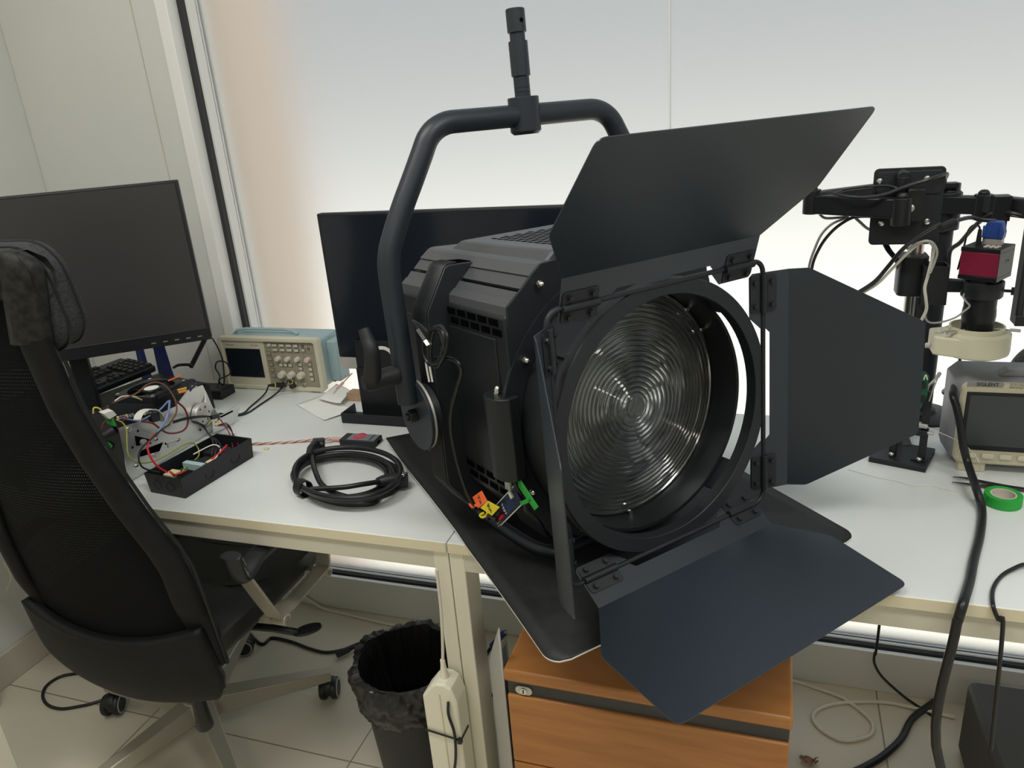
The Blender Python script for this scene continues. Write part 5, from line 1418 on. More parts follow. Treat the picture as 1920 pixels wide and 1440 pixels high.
a, b = PX(396,783,-1.262), PX(410,780,-1.262); MB().tube([a, b], .0052, 4).build('wire_plug', K['plastic'], t)
c = PX(404,772,-1.268); MB().lathe([(.004,0),(.004,.008),(.0,.009)], 12, Matrix.Translation(c)).build('standoff', K['steel'], t)

# ---------------------------------------------------------------- black open junction box with circuit boards
b0, b1, b2 = at_z(275,931,ZT), at_z(348,935,ZT), at_z(475,857,ZT)
ex = V((.995,.06,0)).normalized()
ey = (b2-b1); ey.z = 0; ey.normalize(); ex = V((ey.y, -ey.x, 0))
JW, JL, JH = .098, (b2-b1).length, .046
J0 = b1 - ex*JW
t = thing('junction_box', 'open black plastic junction box with circuit boards at the left desk front', 'box', basis(V((J0.x, J0.y, ZT)), ex, ey, (0,0,1)))
jb = MB(); tp = .003
def ringz(e, z): return [(-e,-e,z),(JW+e,-e,z),(JW+e,JL+e,z),(-e,JL+e,z)]
o0, o1, i1, i0 = ringz(0,0), ringz(tp,JH), ringz(tp-.0025,JH), ringz(-.0025,.003)
vs = o0+o1+i1+i0; fs = [(0,3,2,1)]
for a_, b_ in ((0,4),(4,8),(8,12)):
    for k in range(4): fs.append((a_+k, a_+(k+1)%4, b_+(k+1)%4, b_+k))
fs.append((12,13,14,15)); jb.add(vs, fs)
jb.build('box_shell', K['plastic'], t, ang=20)
for (cx_, cz_) in ((.028,.022),(.064,.022)):
    m_ = MB(); m_.lathe([(.0112,0),(.0112,.0009),(.0100,.0009),(.0100,0)], 28, basis((cx_, -.0012, cz_), (1,0,0), (0,-.07,1), (0,-1,-.07)), close=True); m_.build('knock_out', K['plastic_matte'], t)
for cy_ in (JL*.36, JL*.74):
    m_ = MB(); m_.lathe([(.0125,0),(.0125,.0009),(.0112,.0009),(.0112,0)], 28, basis((JW+.0014, cy_, .023), (0,1,0), (-.07,0,1), (1,0,.07)), close=True); m_.build('knock_out', K['plastic_matte'], t)
MB().box(.012, JW-.012, .02, JL-.07, .018, .020).build('board', K['pcb_green'], t)
for x0_,x1_,y0_,y1_,h_,mt in ((.020,.075,.075,.088,.016,K['tek_blue']),(.020,.070,.092,.100,.012,K['plastic_matte']),(.050,.085,.028,.060,.010,K['plastic_matte']),(.018,.042,.024,.050,.013,K['cream_comp']),(.066,.088,.095,.125,.014,K['cream_comp']),(.030,.080,.104,.128,.008,K['plastic_matte'])):
    MB().box(x0_,x1_,y0_,y1_,.020,.020+h_).build('component', mt, t, bev=.001)
for k in range(2): MB().lathe([(.005,.02),(.005,.034),(.003,.034),(.003,.02)], 14, T(.080+.008*k*.6, .055+.012*k, 0), close=True).build('coil', K['copper'], t)
for k in range(6): MB().box(.052+.005*k, .0535+.005*k, .030, .058, .030, .0325).build('fin', K['plastic'], t)
m_ = MB(); m_.box(.012, JW-.01, JL-.06, JL-.02, .015, .030); m_.build('divider', K['plastic_matte'], t, bev=.002)
Ji = t.matrix_world.inverted()
def jw(pts, mt, r=.0014):
    q = [Ji @ V(p) for p in pts]; return MB().tube(catmull(q, 5), r, 7).build('wire', mt, t)
Jz = lambda px, py, z: at_z(px, py, z)
jw([Jz(318,884,.782), Jz(330,890,.775), V((0,0,0))+t.matrix_world @ V((.06,.05,.035))], K['red_w'], .002)
for k in range(3): jw([PX(360+k*3,790,-1.262), PX(378+k*2,798,-1.25), PX(390,812,-1.24), t.matrix_world @ V((.04+.01*k,JL-.05,.050)), t.matrix_world @ V((.06+.008*k,JL-.08,.034))], K['cable'], .0017)
jw([PX(404,792,-1.265), PX(412,786,-1.25), PX(420,797,-1.24), PX(430,812,-1.22), t.matrix_world @ V((.075,JL-.03,.035))], K['darkred_w'], .0014)
jw([PX(390,796,-1.265), PX(398,788,-1.25), PX(412,792,-1.24), PX(405,798,-1.23)], K['yellow_w'], .0014)
jw([t.matrix_world @ V((.080,JL-.05,.05)), t.matrix_world @ V((.084,JL-.075,.045)), t.matrix_world @ V((.07,JL-.09,.034))], K['red_w'], .0024)
jw([t.matrix_world @ V((.03,.10,.045)), t.matrix_world @ V((.05,.14,.052)), t.matrix_world @ V((.075,.135,.045)), t.matrix_world @ V((.085,.10,.036))], K['white_w'], .0014)
for k in range(3): jw([PX(402+k*3,798,-1.255), PX(425,800-k*3,-1.235), PX(436,812,-1.215), t.matrix_world @ V((.082,JL-.02-.01*k,.035))], K['cable'] if k else K['darkred_w'], .0013)
# ---------------------------------------------------------------- monitor arm on its post
PYc = 1.735
pbx = at_y(1749, 602, PYc).x
t = thing('monitor_mount', 'black two-armed monitor mount on a round post with an empty square plate', 'monitor mount', T(pbx, PYc, ZT))
oA = V((pbx, PYc, ZT)); 
zt_ = at_y(1790, 372, PYc).z - ZT
MB().lathe([(.068,0),(.068,.004),(.060,.008),(.030,.011),(.026,.018),(.0185,.022)], 40).build('base', K['plastic'], t, ang=30)
MB().lathe([(.0178,.018),(.0178,zt_+.03),(.0,zt_+.03)], 28).build('post', K['powder'], t)
MB().lathe([(.026,zt_-.06),(.026,zt_+.012),(.021,zt_+.016),(.021,zt_+.030),(.0,zt_+.031)], 28).build('post_collar', K['plastic'], t, bev=.001)
YA = 1.66
P = lambda px, py, Y: at_y(px, py, Y) - oA
# right arm: from the collar out to the right, past the frame edge
a, b = P(1768,381,1.72), P(1842,386,1.69); c = P(1935,386,1.60)
def bar(a, b, h, w, name, mt=K['plastic'], par=None, bev=.003):
    d_ = (b-a); L = V((d_.x, d_.y, 0)).length; ang = atan2(d_.y, d_.x)
    z0_ = (a.z+b.z)/2
    return MB().box(-.004, L+.004, -w/2, w/2, -h/2, h/2, Matrix.Translation(V((a.x, a.y, z0_))) @ Matrix.Rotation(ang, 4, 'Z')).build(name, mt, par or t, bev=bev)
ra = bar(a, b, .034, .026, 'right_link'); rb = bar(b, c, .034, .022, 'right_arm')
hb_ = MB(); hb_.cyl(b+V((0,0,-.024)), b+V((0,0,.022)), .016, 24); hb_.lathe([(.010,.022),(.010,.026),(.006,.030),(.0,.031)], 18, Matrix.Translation(b)); hb_.build('elbow_joint', K['plastic'], t, bev=.001)
q = P(1776,352,1.72); MB().box(-.014,.018,-.012,.012,0,.010, Matrix.Translation(q)).build('joint_cap', K['plastic'], t, bev=.001)
cpx = P(1876,388,1.635)
cl_ = MB(); cl_.box(-.014,.014,-.016,.016,-.024,.021, Matrix.Translation(cpx)); cl_.box(-.011,.011,-.014,.014,-.042,-.024, Matrix.Translation(cpx)); cl_.build('cable_clip', K['plastic'], t, bev=.001)
# left arm: link behind, then the bar that comes back in front to the square plate
YP = 1.50
e0 = P(1762,372,1.715); e1 = P(1522,376,1.545); e2 = P(1690,393,1.458)
e0.z = e1.z + .004
bar(e0, e1, .028, .020, 'left_link'); bar(e1 + V((0,0,-.004)), e2, .034, .024, 'left_arm')
for q, h in ((e1, .024), (e2, .026)):
    m_ = MB(); m_.cyl(q+V((0,0,-h)), q+V((0,0,.020)), .0155, 24); m_.lathe([(.009,.020),(.009,.024),(.006,.028),(0,.029)], 18, Matrix.Translation(q)); m_.build('pivot', K['plastic'], t, bev=.001)
pc = [P(1631,318,YP), P(1766,311,YP), P(1768,455,YP), P(1634,459,YP)]
ctr_ = sum(pc, V((0,0,0)))/4; pw = (pc[1]-pc[0]).length; ph = (pc[0]-pc[3]).length
PMt = basis(ctr_, (1,0,0), (0,0,1), (0,-1,0))
MB().prism(rrect(pw, ph, .008, 5), 0, .004, PMt).build('square_plate', K['powder'], t, bev=.0008)
MB().prism(rrect(pw*.92, ph*.30, .006, 4), .004, .007, PMt @ T(0, ph*.31, 0)).build('top_stiffener', K['powder'], t, bev=.001)
for px, py in ((1649,340),(1738,335),(1652,418),(1738,415)):
    c = P(px, py, YP-.006); m_ = MB(); F_ = basis(c, (1,0,0), (0,0,1), (0,-1,0)); m_.lathe([(.0052,0),(.0050,.0025),(.0026,.0035),(.0024,.0022),(0,.0022)], 20, F_); m_.build('plate_screw', K['steel'], t)
kn_ = MB(); c = P(1692,330,YP-.01); kn_.lathe([(.010,0),(.011,.004),(.011,.014),(.009,.017),(0,.017)], 18, basis(c+V((0,.004,0)), (1,0,0), (0,0,1), (0,-1,0))); kn_.cyl(c+V((0,-.012,0)), c+V((0,-.012,-.018)), .010, 18); kn_.build('tilt_knob', K['plastic'], t, bev=.001)
hgm = MB(); c = P(1716,380,YP-.008); hgm.box(-.016,.012,-.020,.008,-.030,.026, Matrix.Translation(c)); hgm.build('plate_hinge', K['plastic'], t, bev=.003)
c = P(1707,390,YP-.030); MB().lathe([(.0065,0),(.006,.004),(.003,.006),(0,.006)], 16, basis(c, (1,0,0), (0,0,1), (0,-1,0))).build('hinge_bolt', K['alu_dull'], t)
# leads tied along the arms
def lead(name, label, pts, r, mt, group=None):
    q = [at_y(px, py, Y) for px, py, Y in pts]; o = MB().tube(catmull(q, 6), r, 8).build(name, mt, None); return tag(o, label, 'cable', group)
lead('monitor_cable', 'black lead lying along the top of the folded monitor arm and crossing the square plate', [(1540,362,1.52),(1556,361,1.50),(1580,367,1.475),(1620,370,1.46),(1660,364,1.455),(1700,349,1.455),(1740,337,1.46),(1766,328,1.48),(1776,326,1.50),(1774,333,1.52)], .0030, K['cable'])
lead('looped_cable', 'black lead looping across the square plate above the arm pivot', [(1562,362,1.535),(1585,356,1.53),(1612,352,1.50),(1628,350,1.485),(1660,348,1.480),(1680,352,1.475),(1684,358,1.468),(1672,362,1.462)], .0024, K['cable'])
lead('grey_cable', 'grey lead hanging in an arc below the folded monitor arm', [(1537,402,1.54),(1548,409,1.54),(1575,408,1.53),(1590,407,1.52),(1560,420,1.53),(1540,440,1.54),(1527,468,1.55),(1518,495,1.56),(1514,530,1.57),(1520,580,1.58)], .0024, K['cable_grey'])
lead('dark_cable', 'dark lead hanging in an arc from a tie below the folded arm', [(1640,406,1.53),(1612,406,1.515),(1594,410,1.51),(1570,425,1.52),(1550,445,1.53),(1535,468,1.54),(1524,495,1.55),(1520,530,1.56),(1524,580,1.57)], .0029, K['cable'])
lead('grey_cable', 'grey lead running from the arm tie to behind the square plate', [(1602,407,1.52),(1612,416,1.52),(1626,428,1.53),(1645,436,1.54),(1668,440,1.55)], .0026, K['cable_grey'])
lead('long_cable', 'black cable sweeping from behind the right barn door up to the blue plug', [(1560,580,1.44),(1605,551,1.44),(1640,528,1.44),(1665,500,1.44),(1690,470,1.43),(1718,446,1.43),(1745,428,1.43),(1764,419,1.43)], .0036, K['cable'])
lead('long_white_cable', 'pale cable running alongside the black one below the square plate', [(1560,592,1.445),(1612,553,1.445),(1645,532,1.445),(1672,505,1.445),(1700,476,1.44),(1722,458,1.44),(1738,452,1.44),(1750,462,1.445),(1749,480,1.45),(1744,500,1.45),(1739,520,1.45),(1734,540,1.45),(1736,560,1.45),(1737,580,1.455),(1728,600,1.46),(1718,620,1.47),(1714,640,1.49)], .0026, K['cable_white'])
lead('thin_grey_cable', 'thin grey cable arching below the square plate beside the post', [(1700,468,1.435),(1722,455,1.434),(1745,453,1.434),(1757,470,1.436),(1753,490,1.44),(1744,512,1.44)], .0020, K['cable_grey'])
for k, (x0, x1) in enumerate(((1662,1680),(1668,1686))):
    lead('behind_cable', 'dark leads dropping behind the square plate towards the microscope', [(x0-6,455,1.56),(x0+2,470,1.56),(x1,490,1.56),(x1+4,505,1.57)], .0026, K['cable'], 'dark leads behind the plate')
lead('arm_cable', 'black cable slung under the right arm clip down behind the microscope camera', [(1930,407,1.60),(1900,400,1.61),(1880,398,1.625),(1860,401,1.63),(1840,413,1.64),(1820,432,1.66),(1800,455,1.68),(1782,470,1.70),(1778,500,1.72)], .0042, K['cable'])
lead('tall_cable', 'black cable hanging straight down behind the ring light to the desk', [(1810,545,1.62),(1814,560,1.62),(1808,590,1.62),(1802,640,1.62),(1799,690,1.62),(1797,740,1.62)], .0030, K['cable'])

# ---------------------------------------------------------------- video microscope
YM = 1.50
clx = at_y(1702, 620, 1.58).x
t = thing('video_microscope', 'video microscope with crimson camera, black lens and ivory ring light on a steel column', 'microscope', T(clx, 1.58, ZT))
oM = V((clx, 1.58, ZT)); P = lambda px, py, Y=YM: at_y(px, py, Y) - oM
ztop = at_y(1702, 462, 1.58).z - ZT + .03
MB().prism(rrect(.11, .12, .01), 0, .012, T(-.03, .02, 0)).build('base', K['plastic'], t, bev=.002)
MB().lathe([(.0125,.012),(.0125,ztop),(.0,ztop)], 28).build('column', K['steel'], t)
a, b = P(1690,480,1.56), P(1731,553,1.56)
m_ = MB(); m_.prism(rrect(abs(b.x-a.x)+.006, .058, .012), b.z, a.z, T((a.x+b.x)/2, -.005, 0)); m_.build('slide_block', K['powder'], t, bev=.002)
c = P(1711,519,1.525); MB().lathe([(.004,0),(.004,.002),(0,.002)], 16, basis(c, (1,0,0), (0,0,1), (0,-1,0))).build('block_screw', K['plastic'], t)
m_ = MB(); c = P(1722,568,1.56); m_.box(-.010,.012,-.03,.0,-.030,.020, Matrix.Translation(c)); m_.build('stop_collar', K['plastic'], t, bev=.002)
# open channel bracket
a, b = P(1733,500,1.525), P(1773,572,1.525)
m_ = MB(); m_.box(a.x, b.x, a.y-.002, a.y, b.z, a.z); m_.box(b.x-.002, b.x, a.y, a.y+.045, b.z, a.z); m_.box(a.x, a.x+.002, a.y, a.y+.045, b.z, a.z); m_.box(a.x, b.x, a.y+.043, a.y+.045, b.z, a.z)
m_.build('channel_bracket', K['powder'], t, bev=.0006)
# arm and holder ring
a, b = P(1776,535,1.53), P(1822,537,1.51)
m_ = MB(); m_.hexa([a+V((0,-.008,-.011)), b+V((0,-.006,-.010)), b+V((0,.010,-.010)), a+V((0,.012,-.011))], [a+V((0,-.008,.011)), b+V((0,-.006,.010)), b+V((0,.010,.010)), a+V((0,.012,.011))]); m_.build('holder_arm', K['powder'], t, bev=.001)
c = P(1842,540); ax_ = (P(1836,640)-P(1844,480)).normalized(); ax_ = V((0,0,-1))
CF = frame_z(V((c.x, YM-1.58, 0)), (0,0,1))
zz = lambda py: P(1842, py).z
prf = lambda pr: [(r, zz(py)) for r, py in pr]
MB().lathe(prf([(.0310,556),(.0330,553),(.0330,530),(.0325,526),(.0285,526),(.0285,556)]), 36, CF, close=True).build('holder_ring', K['powder'], t, bev=.0006)
a = V((c.x+.032, YM-1.58, zz(545))); b = a+V((.026,-.006,0)); m_ = MB(); m_.cyl(a, b, .0026, 10); m_.cyl(a.lerp(b,.45), b, .0070, 20); m_.build('thumb_screw', K['powder'], t, bev=.0006)
MB().lathe(prf([(.0,628),(.0248,628),(.0248,604),(.0262,602),(.0272,590),(.0262,578),(.0256,576),(.0256,556),(.0256,530),(.0230,524),(.0230,512),(.0,512)]), 36, CF).build('lens_tube', K['plastic'], t, ang=30)
# camera cube
hwc = .0305
CMx = Matrix.Translation(V((c.x, YM-1.58, 0))) @ RZ(-33)
zb0, zb1 = zz(520), zz(460)
MB().box(-hwc,hwc,-hwc,hwc,zb0+.0075,zb1-.0075,CMx).build('camera_body', K['cam_red'], t, bev=.001)
MB().box(-hwc-.0006,hwc+.0006,-hwc-.0006,hwc+.0006,zb1-.0075,zb1,CMx).build('camera_top', K['plastic'], t, bev=.0008)
MB().box(-hwc-.0006,hwc+.0006,-hwc-.0006,hwc+.0006,zb0,zb0+.0075,CMx).build('camera_bottom', K['plastic'], t, bev=.0008)
MB().box(hwc, hwc+.0006, -hwc, hwc, zb0+.0076, zb1-.0076, CMx).build('camera_side', K['plastic'], t)
text_mesh('HDMI', .006, CMx @ basis((hwc+.0007, .004, (zb0+zb1)/2+.004), (0,1,0), (0,0,1), (1,0,0)), K['ink_grey'], 'lettering', t, .0001)
for i in range(3):
    for j in range(2):
        MB().lathe([(.0036,0),(.0034,.0014),(0,.0016)], 14, CMx @ T(.002+.0085*i, -.017+.010*j, zb1)).build('camera_button', K['ivory'], t)
# plugs on the camera
vb0 = CMx @ V((.004, .012, zb1)); m_ = MB(); m_.box(-.015,.015,-.006,.006,0,.010, CMx @ T(.002,.012,zb1)); m_.build('video_socket', K['alu_dull'], t)
tv = thing('video_plug', 'blue video plug standing in the top of the crimson microscope camera', 'plug')
WMx = Matrix.Translation(oM) @ CMx
m_ = MB(WMx @ T(.002,.012,zb1+.0102)); m_.prism(round_poly([(-.016,0),(.016,0),(.017,.012),(.012,.030),(-.010,.030),(-.017,.012)], .003, 3), -.0075, .0075, basis((0,0,0), (1,0,0), (0,0,1), (0,-1,0))); m_.build('plug_shell', K['vga_blue'], tv, bev=.0015)
for sx in (-.013,.013): MB(WMx @ T(.002+sx,.004,zb1+.012)).lathe([(.0028,0),(.0028,.018),(.0024,.02),(0,.02)], 12).build('plug_screw', K['vga_blue'], tv)
p_ = WMx @ V((.002,.012,zb1+.040)); 
MB().tube(catmull([p_, at_y(1838,412,1.51), at_y(1820,408,1.50), at_y(1800,412,1.47), at_y(1788,418,1.45)], 6), .0036, 10).build('cord', K['cable'], tv)
a, b = at_y(1790,417,1.45), at_y(1763,428,1.435); MB().tube([a, b], .0078, 12).build('ferrite_core', K['plastic_matte'], tv, bev=.001)
tp = thing('power_plug', 'slim black power plug beside the blue plug on the microscope camera', 'plug')
p0 = WMx @ V((-.015,-.004,zb1+.0005))
MB().tube([p0, p0+V((0,0,.012)), p0+V((0,0,.026))], lambda q: .0048-.0018*q, 12).build('plug_body', K['plastic'], tp)
MB().tube(catmull([p0+V((0,0,.025)), p0+V((-.003,0,.032)), p0+V((-.012,0,.033)), p0+V((-.018,.002,.022)), p0+V((-.019,.008,0)), p0+V((-.020,.03,-.05))], 6), .0016, 8).build('cord', K['cable'], tp)
# ring light clamped round the lens
tr = thing('ring_light', 'ivory ring light with a square side box clamped under the microscope lens', 'ring light')
rc = at_y(1848, 625, YM); z1_ = at_y(1846,612,YM).z; z0_ = at_y(1846,650,YM).z-.012; z1_ -= .004
cc = V((oM.x+c.x, YM, 0)); RMx = Matrix.Translation(cc)
MB(RMx).lathe([(.036,z0_),(.048,z0_),(.0545,z0_+.004),(.0555,z0_+.010),(.0545,z1_-.006),(.0505,z1_-.004),(.0440,z1_-.003),(.0440,z1_+.006),(.0412,z1_+.006),(.036,z0_+.010)], 56, close=True).build('ring_body', K['ivory'], tr, ang=40)
lx0 = at_y(1745, 640, YM).x - cc.x
m_ = MB(RMx); m_.prism(round_poly([(lx0,-.028),(-.022,-.049),(-.022,.049),(lx0,.028)], {0: .006, 3: .006}, 4), z0_+.003, z1_-.008); m_.build('switch_box', K['ivory'], tr, bev=.003)
m_ = MB(RMx); m_.prism([(lx0+.012,-.014),(-.046,-.018),(-.046,.022),(lx0+.012,.020)], z1_-.008, z1_-.0075); lbl = m_.build('rating_label', K['paper'], tr)
m_ = MB(RMx)
for i in range(6): m_.box(lx0+.016, -.052, -.010+i*.005, -.0085+i*.005, z1_-.0076, z1_-.0072)
m_.build('label_print', K['ink_grey'], lbl)
m_ = MB(RMx)
m_.lathe([(.005,0),(.0055,.002),(.004,.004),(.0055,.006),(.004,.008),(0,.008)], 14, frame_z(V((lx0,.0,z0_+.012)), (-1,0,0))); m_.build('cable_boot', K['white_w'], tr)
for a_ in (215, 345, 90):
    d_ = V((cos(radians(a_)), sin(radians(a_)), 0)); q = V((0,0,z1_+.002))
    m_ = MB(RMx); m_.cyl(q+d_*.027, q+d_*.052, .0015, 8); m_.cyl(q+d_*.050, q+d_*.066, .0030, 12); m_.build('thumb_screw', K['alu_dull'], tr)
o = MB().tube(catmull([at_y(1815,545,1.50), at_y(1806,555,1.48), at_y(1812,566,1.475), at_y(1818,574,1.475), at_y(1806,585,1.475), at_y(1790,596,1.475), at_y(1765,604,1.48), at_y(1745,605,1.48), at_y(1736,598,1.47), at_y(1734,585,1.46)], 6), .0017, 8).build('microscope_lead', K['cable_grey'], None); tag(o, 'thin grey lead drooping between the microscope lens and the post', 'cable')

# ---------------------------------------------------------------- board holder in front of the post
q = [at_z(1628,866,ZT), at_z(1735,887,ZT), at_z(1756,849,ZT), at_z(1652,835,ZT)]
ex = (q[1]-q[0]).normalized(); ey = V((-ex.y, ex.x, 0)); HW_ = (q[1]-q[0]).length; HD_ = .095
t = thing('board_holder', 'black metal circuit board holder with an upright bar behind the right barn door', 'board holder', basis(q[0], ex, ey, (0,0,1)))
Hi = t.matrix_world.inverted()
MB().box(0, HW_, 0, HD_, 0, .011).build('base_plate', K['powder'], t, bev=.001)
ub = Hi @ at_z(1736, 872, ZT+.011)
yw = (t.matrix_world @ V((HW_-.012, .03, 0))).y
up = at_y(1746, 735, yw); h_ = up.z - ZT
MB().box(HW_-.020, HW_-.008, .026, .040, .011, h_).build('upright_bar', K['powder'], t, bev=.001)
MB().box(.030, .042, .026, .040, .011, h_*.92).build('upright_bar', K['powder'], t, bev=.001)
m_ = MB(); m_.box(HW_-.030, HW_-.004, .020, .046, .011, .014); m_.build('bar_foot', K['powder'], t)
c = V((HW_-.016, .020, .016)); MB().sphere(c, .005).build('screw', K['steel'], t)
c = V((.036, .020, .016)); MB().sphere(c, .005).build('screw', K['steel'], t)
# spring clip at the top, little clamp lower down
cl = MB(); w0 = Hi @ at_y(1742,722,yw); w1 = Hi @ at_y(1760,703,yw); w2 = Hi @ at_y(1756,694,yw)
cl.band([w0+V((-.004,0,-.02)), w0, w0.lerp(w1,.6)+V((0,0,-.002)), w1], (0,1,0), .012, .003); cl.band([w0+V((.004,0,-.03)), w0.lerp(w1,.5)+V((.002,0,-.012)), w1+V((0,0,-.002))], (0,1,0), .010, .002)
cl.cyl(w1+V((0,-.008,0)), w1+V((0,.008,0)), .0035, 12); cl.build('spring_clip', K['alu_dull'], t)
w3 = Hi @ at_y(1729,797,yw); MB().box(-.012,.010,-.006,.006,-.004,.004, Matrix.Translation(w3)).build('jaw', K['alu_dull'], t, bev=.001)
w4 = Hi @ at_y(1726,810,yw); MB().box(-.014,.012,-.007,.007,-.006,.006, Matrix.Translation(w4)).build('jaw_block', K['plastic'], t, bev=.001)
w5 = Hi @ at_y(1743,809,yw); MB().cyl(w5+V((-.004,-.008,0)), w5+V((.008,-.008,0)), .0028, 10).build('jaw_screw', K['alu_dull'], t)
tb_ = thing('green_board', 'small green circuit board clamped upright in the black board holder', 'circuit board')
q4 = [at_y(1735,697,yw-.012), at_y(1742,705,yw-.012), at_y(1739,740,yw-.012), at_y(1726,767,yw-.012), at_y(1708,765,yw-.012), at_y(1712,697,yw-.012)]
m_ = MB(); n = len(q4); m_.add(q4+[p+V((0,.0016,0)) for p in q4], [tuple(range(n)), tuple(range(n,2*n))[::-1]]+[(i,(i+1)%n,n+(i+1)%n,n+i) for i in range(n)]); m_.build('board', K['pcb_green'], tb_)
for (x, y) in ((1731,722),(1729,748)):
    c = at_y(x, y, yw-.0125); MB().box(-.004,.004,-.004,0,-.006,.006, Matrix.Translation(c)).build('chip', K['plastic'], tb_)
m_ = MB(); m_.tube(catmull([at_y(1739,712,yw-.0135), at_y(1736,703,yw-.0135), at_y(1732,712,yw-.0135)], 4), .0012, 6); m_.build('wire_loop', K['white_w'], tb_)

# ---------------------------------------------------------------- grey and beige oscilloscope at the right edge
YS = 1.470
fl, ft = at_y(1797,868,YS), at_y(1790,712,YS)
x0s = at_y(1795,790,YS).x; zb_ = at_y(1800,866,YS).z-ZT; zt_ = at_y(1795,716,YS).z-ZT
SW = .312
t = thing('oscilloscope', 'warm grey oscilloscope with a large dark screen cut off by the right picture edge', 'oscilloscope', T(x0s, YS, ZT))
fz0, fz1 = max(zb_, .012), zt_
m_ = MB()
def ssec(y, x0, x1, z0, z1, r): return [V((x, y, z)) for x, z in [(x0+r*.3,z0),(x1-r*.3,z0),(x1,z0+r),(x1,z1-r),(x1-r,z1),(x0+r,z1),(x0,z1-r),(x0,z0+r)]]
secs = [ssec(.004,.006,SW-.006,fz0+.004,fz1-.004,.010), ssec(.020,-.004,SW+.004,fz0,fz1+.006,.014), ssec(.085,-.010,SW+.010,fz0,fz1+.012,.016), ssec(.12,.01,SW-.01,fz0+.01,fz1-.004,.012)]
vs = [p for s_ in secs for p in s_]; fs = [(j*8+i, j*8+(i+1)%8, (j+1)*8+(i+1)%8, (j+1)*8+i) for j in range(3) for i in range(8)] + [tuple(range(8))[::-1], tuple(range(24,32))]
m_.add(vs, fs); m_.build('case', K['sig_grey'], t, bev=.002)
m_ = MB(); FS = basis((SW/2, 0, (fz0+fz1)/2), (1,0,0), (0,0,1), (0,-1,0)); m_.prism(rrect(SW, fz1-fz0, .014, 6), -.012, .006, FS); m_.build('front_bezel', K['sig_beige'], t, bev=.005)
fh = fz1-fz0
zc0, zc1 = at_y(1812,840,YS).z-ZT, at_y(1812,732,YS).z-ZT
xs0 = at_y(1804,790,YS).x-x0s
m_ = MB(); m_.box(xs0, xs0+.165, -.0072, -.004, zc0, zc1); m_.build('screen_frame', K['plastic'], t, bev=.001)
m_ = MB(); m_.box(xs0+.006, xs0+.159, -.0078, -.006, zc0+.010, zc1-.006); m_.build('screen', K['sig_screen'], t)
for i in range(6):
    xx = at_y(1822,851,YS).x-x0s + i*.0285-.005
    m_ = MB(); m_.prism(rrect(.020,.0095,.004,4), 0, .0045, basis((xx, -.006, at_y(1822,850,YS).z-ZT), (1,0,0), (0,0,1), (0,-1,0))); m_.build('soft_button', K['sig_btn'], t, bev=.0012)
bz_ = at_y(1845,719,YS).z-ZT; bx0 = at_y(1812,719,YS).x-x0s
m_ = MB(); m_.box(bx0, bx0+.056, -.0068, -.005, bz_-.0042, bz_+.0052); bdg = m_.build('badge', K['sig_badge'], t)
text_mesh('SIGLENT', .0092, basis((bx0+.032, -.0070, bz_+.0004), (1,0,0), (0,0,1), (0,-1,0)), K['ink'], 'lettering', bdg, .0002, sx=1.0, bold=.0001)
text_mesh('SDS1202X-E', .0062, basis((bx0+.082, -.0066, bz_+.0022), (1,0,0), (0,0,1), (0,-1,0)), K['ink_grey'], 'lettering', t, .0002)
text_mesh('Digital Storage Oscilloscope', .0036, basis((bx0+.086, -.0066, bz_-.0034), (1,0,0), (0,0,1), (0,-1,0)), K['ink_grey'], 'lettering', t, .0002)
pz_ = at_y(1817,864,YS).z-ZT; m_ = MB(); xx = at_y(1818,864,YS).x-x0s
m_.lathe([(.0026,0),(.0026,.0004),(.0021,.0004),(.0021,0)], 16, basis((xx,-.0063,pz_), (1,0,0),(0,0,1),(0,-1,0)), close=True); m_.box(xx-.0003,xx+.0003,-.0067,-.0062,pz_,pz_+.003); m_.build('power_symbol', K['ink'], t)
m_ = MB(); m_.prism([(.06,fz1+.006),(.075,fz1+.018),(SW-.075,fz1+.018),(SW-.06,fz1+.006)], -.050, -.020, basis((0,0,0), (1,0,0), (0,0,1), (0,-1,0))); m_.build('handle_mount', K['sig_grey'], t, bev=.003)
for x in (.010, SW-.055): m_ = MB(); m_.box(x, x+.045, -.002, .02, 0, fz0+.004); m_.build('foot', K['sig_beige'], t, bev=.002)
for x in (.010, SW-.055): m_ = MB(); m_.box(x, x+.045, .09, .11, 0, fz0+.012); m_.build('foot', K['sig_beige'], t, bev=.002)
for i_, (kx_, kz_, kr_) in enumerate(((.20,.105,.008),(.24,.105,.008),(.28,.105,.008),(.20,.070,.010),(.24,.070,.010),(.28,.070,.010))):
    MB().lathe([(kr_,0),(kr_*.9,.012),(0,.0125)], 22, basis((kx_, -.0062, kz_), (1,0,0), (0,0,1), (0,-1,0))).build('knob', K['sig_btn'], t, bev=.0008)
for kx_ in (.19,.225,.26,.295):
    MB().lathe([(.0075,0),(.0075,.004),(.0055,.004),(.0055,.012),(.0035,.012),(.0035,.004),(0,.004)], 20, basis((kx_, -.0062, .030), (1,0,0), (0,0,1), (0,-1,0))).build('input_socket', K['alu_dull'], t)
# black braided hose rising behind it
o = MB().tube(catmull([at_y(1965,640,1.66), at_y(1940,655,1.66), at_y(1920,668,1.66), at_y(1903,690,1.66), V((at_y(1896,715,1.66).x, 1.66, ZT+.10)), V((at_y(1894,715,1.66).x, 1.655, ZT+.012))], 6), .0115, 12).build('braided_hose', mat('braided_sleeve', (.05,.05,.055,1), .6, bump=.8, bscale=500, nscale=400, col2=(.30,.30,.32,1)), None); tag(o, 'thick dark braided hose rising behind the warm grey oscilloscope', 'hose')
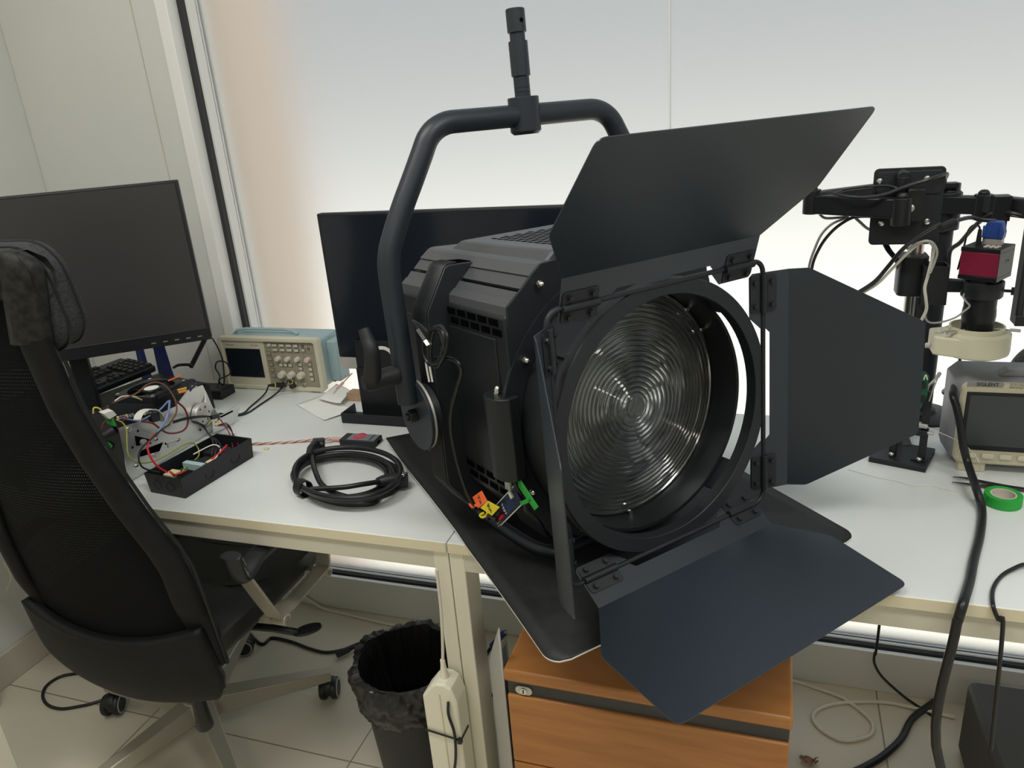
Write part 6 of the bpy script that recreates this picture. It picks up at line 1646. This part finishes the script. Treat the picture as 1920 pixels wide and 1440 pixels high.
# black monitor panel at the very right edge
YR = 1.28
a, b = at_y(1901,611,YR), at_y(1917,45,YR)
mR = monitor('monitor', 'black monitor cut off by the right picture edge above the oscilloscope', T(a.x+.27, YR, a.z), .54, .33, .028, .016, K['screen'], K['plastic'], None)
MB().box(-.05,.05,.028,.034,.12,.22).build('mount_plate', K['plastic'], mR)
MB().box(-.02,.02,.034,.36,.15,.19).build('mount_arm', K['plastic'], mR, bev=.003)
text_mesh('N', .006, basis((-.27+.02, -.0036, .006), (1,0,0), (0,0,1), (0,-1,0)), K['ink_grey'], 'lettering', mR, .0002)
# tweezers, tape roll, thin white wire, on the desk
t = thing('tweezers', 'black pointed tweezers lying on the right desk above the green tape', 'tweezers')
zt_ = ZT+.003
for pts in (((1787,894),(1815,897),(1850,905),(1890,913),(1960,923)), ((1785,904),(1820,908),(1850,912),(1890,914),(1960,924))):
    q = [at_z(x, y, ZT+.0045) for x, y in pts]
    m_ = MB(); m_.tube(catmull(q, 5), lambda k: .0010+.0035*min(1,k*1.6), 8, flat=.7); m_.build('arm', K['plastic'], t)
tc_ = (at_z(1848,942,ZT)+at_z(1915,942,ZT))/2; tc_ = at_z(1880, 946, ZT+.0)
ra_ = (at_z(1916,935,ZT+.018)-at_z(1847,935,ZT+.018)).length/2
t = thing('tape_roll', 'roll of bright green masking tape lying on the right desk', 'tape', T(tc_.x, tc_.y+.004, ZT))
wT = .019
MB().lathe([(ra_*.69,0),(ra_,.0005),(ra_,wT),(ra_*.69,wT)], 56, close=True).build('tape', K['tape_green'], t, bev=.0006)
MB().lathe([(ra_*.60,.0006),(ra_*.69,.0006),(ra_*.69,wT-.0005),(ra_*.60,wT-.0005)], 56, close=True).build('core', K['tape_core'], t)
m_ = MB(); pth = [V((ra_*1.003*cos(radians(a_)), ra_*1.003*sin(radians(a_)), wT/2)) for a_ in (225, 215, 205, 195)]; 
pth += [pth[-1]+V((-.006,.004,0)), pth[-1]+V((-.013,.005,0))]; m_.band(catmull(pth, 4), (0,0,1), wT-.003, .0008); m_.build('tape_end', K['tape_green'], t)
wq = [at_y(1727,795,1.47), at_y(1760,810,1.462), at_y(1795,826,1.452), at_y(1810,835,1.445), at_y(1825,850,1.43), at_y(1836,868,1.41), V(at_z(1837,885,ZT+.006)), V(at_z(1828,905,ZT+.001)), V(at_z(1805,921,ZT+.001)), V(at_z(1770,917,ZT+.001)), V(at_z(1745,911,ZT+.001)), V(at_z(1712,911,ZT+.001)), V(at_z(1680,902,ZT+.001)), V(at_z(1640,894,ZT+.001)), V(at_z(1590,880,ZT+.001))]
o = MB().tube(catmull(wq, 6), .0007, 6).build('thin_wire', K['white_w'], None); tag(o, 'hair-thin pale wire curling over the right desk from the board holder', 'wire')
# dark case on the floor below the right desk
cx_ = at_z(1815, 1440, .12)
t = thing('floor_case', 'dark grey case on the floor below the right desk at the picture corner', 'case', T(.60, 1.36, 0))
MB().box(-.16,.16,-.10,.20,.006,.20).build('case_body', K['dark_box'], t, bev=.015)
for sx in (-.12,.12):
    for sy in (-.06,.16): MB().lathe([(.012,0),(.012,.007),(0,.007)], 14, T(sx, sy, 0)).build('foot', K['rubber'], t)
